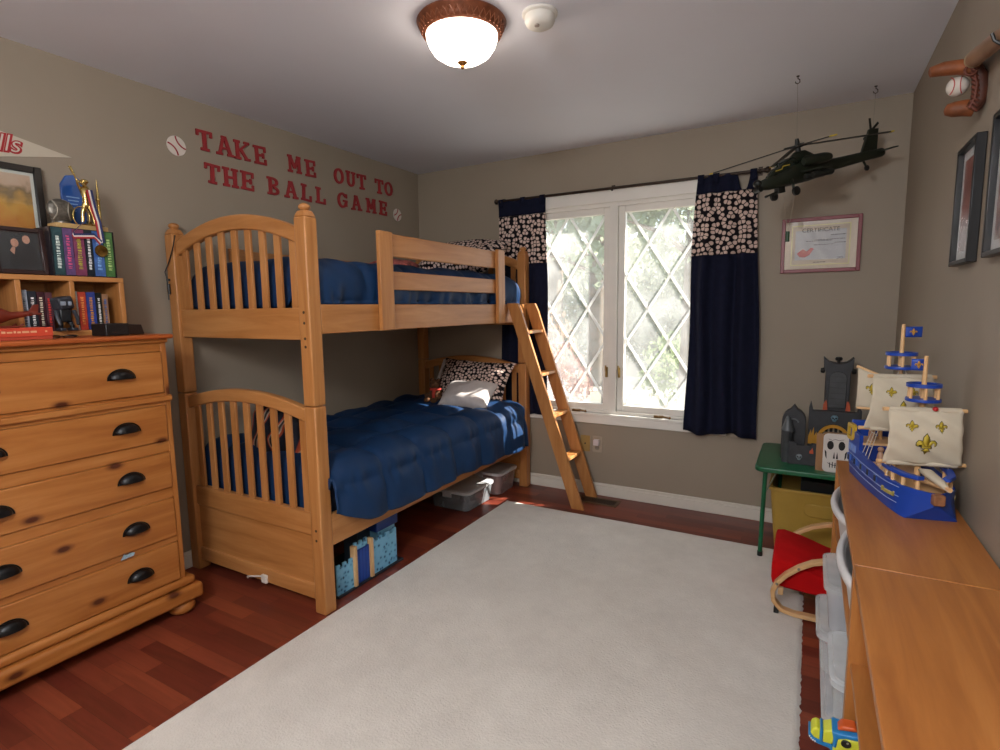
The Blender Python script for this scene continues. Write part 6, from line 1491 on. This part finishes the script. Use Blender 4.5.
BARK = plain('#7A6E62', 0.9, var=0.25, nscale=12, bump=0.5, bscale=30)
def tree(x, y, r, h, crown, lab, leaf, seed, n=1500):
    t = thing('tree', lab, 'tree', (x, y, -0.6), group='trees outside the window'); rr = random.Random(seed)
    m = MB(); m.tube([(x, y, -0.6), (x+0.05, y, h*0.4), (x+rr.uniform(-0.2, 0.2), y, h)], [r*1.25, r, r*0.5], 12); tk = part('trunk', m, BARK, t, smooth=60)
    m = MB()
    for k in range(7):
        z = h*(0.3+0.09*k); a = rr.uniform(0, 2*PI); l = crown*rr.uniform(0.6, 1.1); m.tube([(x, y, z), (x+l*0.5*math.cos(a), y+l*0.5*math.sin(a), z+l*0.25), (x+l*math.cos(a), y+l*math.sin(a), z+l*0.35)], [r*0.35, r*0.22, r*0.08], 6)
    part('branch', m, BARK, tk, smooth=60)
    mb = MB(); mb.bm = leaf_mass((x, y, h*0.72), crown, n, 0.22, seed, (1, 1, h*0.45/crown)); part('foliage', mb, leafm(leaf), t, kind='stuff')
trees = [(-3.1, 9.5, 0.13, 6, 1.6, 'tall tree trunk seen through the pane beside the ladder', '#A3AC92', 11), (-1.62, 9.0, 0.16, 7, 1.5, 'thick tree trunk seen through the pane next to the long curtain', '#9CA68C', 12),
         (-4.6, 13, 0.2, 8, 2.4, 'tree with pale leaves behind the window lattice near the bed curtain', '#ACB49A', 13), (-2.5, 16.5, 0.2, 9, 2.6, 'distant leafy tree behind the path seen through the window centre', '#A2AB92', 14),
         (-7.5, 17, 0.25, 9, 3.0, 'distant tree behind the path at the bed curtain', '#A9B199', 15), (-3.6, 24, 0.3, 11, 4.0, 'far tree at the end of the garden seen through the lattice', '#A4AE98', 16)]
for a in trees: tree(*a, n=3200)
hd = thing('bushes', 'tall pale green hedge beyond the garden seen through the window', 'bushes', (-4.5, 18, -0.6))  # separate bushes joined in one mesh, added to fill the over-bright backdrop
hb = bmesh.new()
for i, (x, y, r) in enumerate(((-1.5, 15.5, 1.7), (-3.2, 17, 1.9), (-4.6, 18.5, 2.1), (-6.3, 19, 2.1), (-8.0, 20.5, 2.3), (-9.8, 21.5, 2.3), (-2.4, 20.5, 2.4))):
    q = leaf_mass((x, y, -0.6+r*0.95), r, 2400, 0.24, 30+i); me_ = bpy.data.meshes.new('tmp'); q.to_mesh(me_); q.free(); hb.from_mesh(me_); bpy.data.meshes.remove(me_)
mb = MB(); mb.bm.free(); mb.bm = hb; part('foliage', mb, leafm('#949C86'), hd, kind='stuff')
for i, (x, y) in enumerate(((-1.5, 15.5), (-3.2, 17), (-4.6, 18.5), (-6.3, 19), (-8.0, 20.5), (-9.8, 21.5), (-2.4, 20.5))):
    part('stem', MB().tube([(x, y, -0.6), (x+0.05, y, 0.4), (x, y, 1.4)], [0.09, 0.07, 0.03], 8), BARK, hd)
for x, y, r, c, lb, sd_ in ((-3.7, 8.2, 0.75, '#B98E84', 'pinkish shrub outside the window near the ladder', 21), (-2.05, 10.5, 0.8, '#8C9C70', 'green shrub outside the window below the tree', 22), (-5.4, 11, 1.1, '#B49A86', 'pale brown shrub outside the window behind the bed curtain', 23)):
    t = thing('shrub', lb, 'shrub', (x, y, -0.6), group='shrubs outside the window'); mb = MB(); mb.bm = leaf_mass((x, y, -0.6+r*0.95), r, 900, 0.13, sd_, (1, 1, 0.95)); part('foliage', mb, leafm(c), t, kind='stuff')
    m = MB(); rr = random.Random(sd_)
    for k in range(5): m.tube([(x, y, -0.6), (x+rr.uniform(-0.3, 0.3)*r, y+rr.uniform(-0.3, 0.3)*r, -0.1), (x+rr.uniform(-0.7, 0.7)*r, y+rr.uniform(-0.6, 0.6)*r, r*0.8)], [0.02, 0.015, 0.006], 6)
    part('stems', m, BARK, t)

# ------------------------------------------------------------------ light
w = bpy.data.worlds.new('sky'); S.world = w; w.use_nodes = True
bg = w.node_tree.nodes['Background']; bg.inputs['Color'].default_value = (0.80, 0.90, 1.0, 1); bg.inputs['Strength'].default_value = 2.2
sd_ = bpy.data.lights.new('sun', 'SUN'); sun = bpy.data.objects.new('sun', sd_); COL.objects.link(sun)
sd_.energy = 21; sd_.angle = math.radians(0.6); sd_.color = (1, 0.95, 0.86)
sun.rotation_euler = Vector((-1.9, -1.0, -1.72)).to_track_quat('-Z', 'Y').to_euler(); sun.location = (6, 9, 7)
fl = bpy.data.lights.new('camera_flash', 'POINT'); flo = bpy.data.objects.new('camera_flash', fl); COL.objects.link(flo)
flo.location = (-0.02, -0.12, 1.62); fl.energy = 16; fl.shadow_soft_size = 0.06; fl.color = (1, 0.99, 0.98)
cl = bpy.data.lights.new('fill_light_behind_camera', 'POINT'); clo = bpy.data.objects.new('fill_light_behind_camera', cl); COL.objects.link(clo)  # added fill light without a fixture, brightens the whole room
clo.location = (-0.6, -0.7, 2.1); cl.energy = 115; cl.shadow_soft_size = 0.2; cl.color = (0.97, 0.985, 1.0)

S.view_settings.view_transform = 'Standard'; S.view_settings.look = 'None'; S.view_settings.gamma = 1.0
S.view_settings.use_curve_mapping = False; S.view_settings.exposure = 0.0
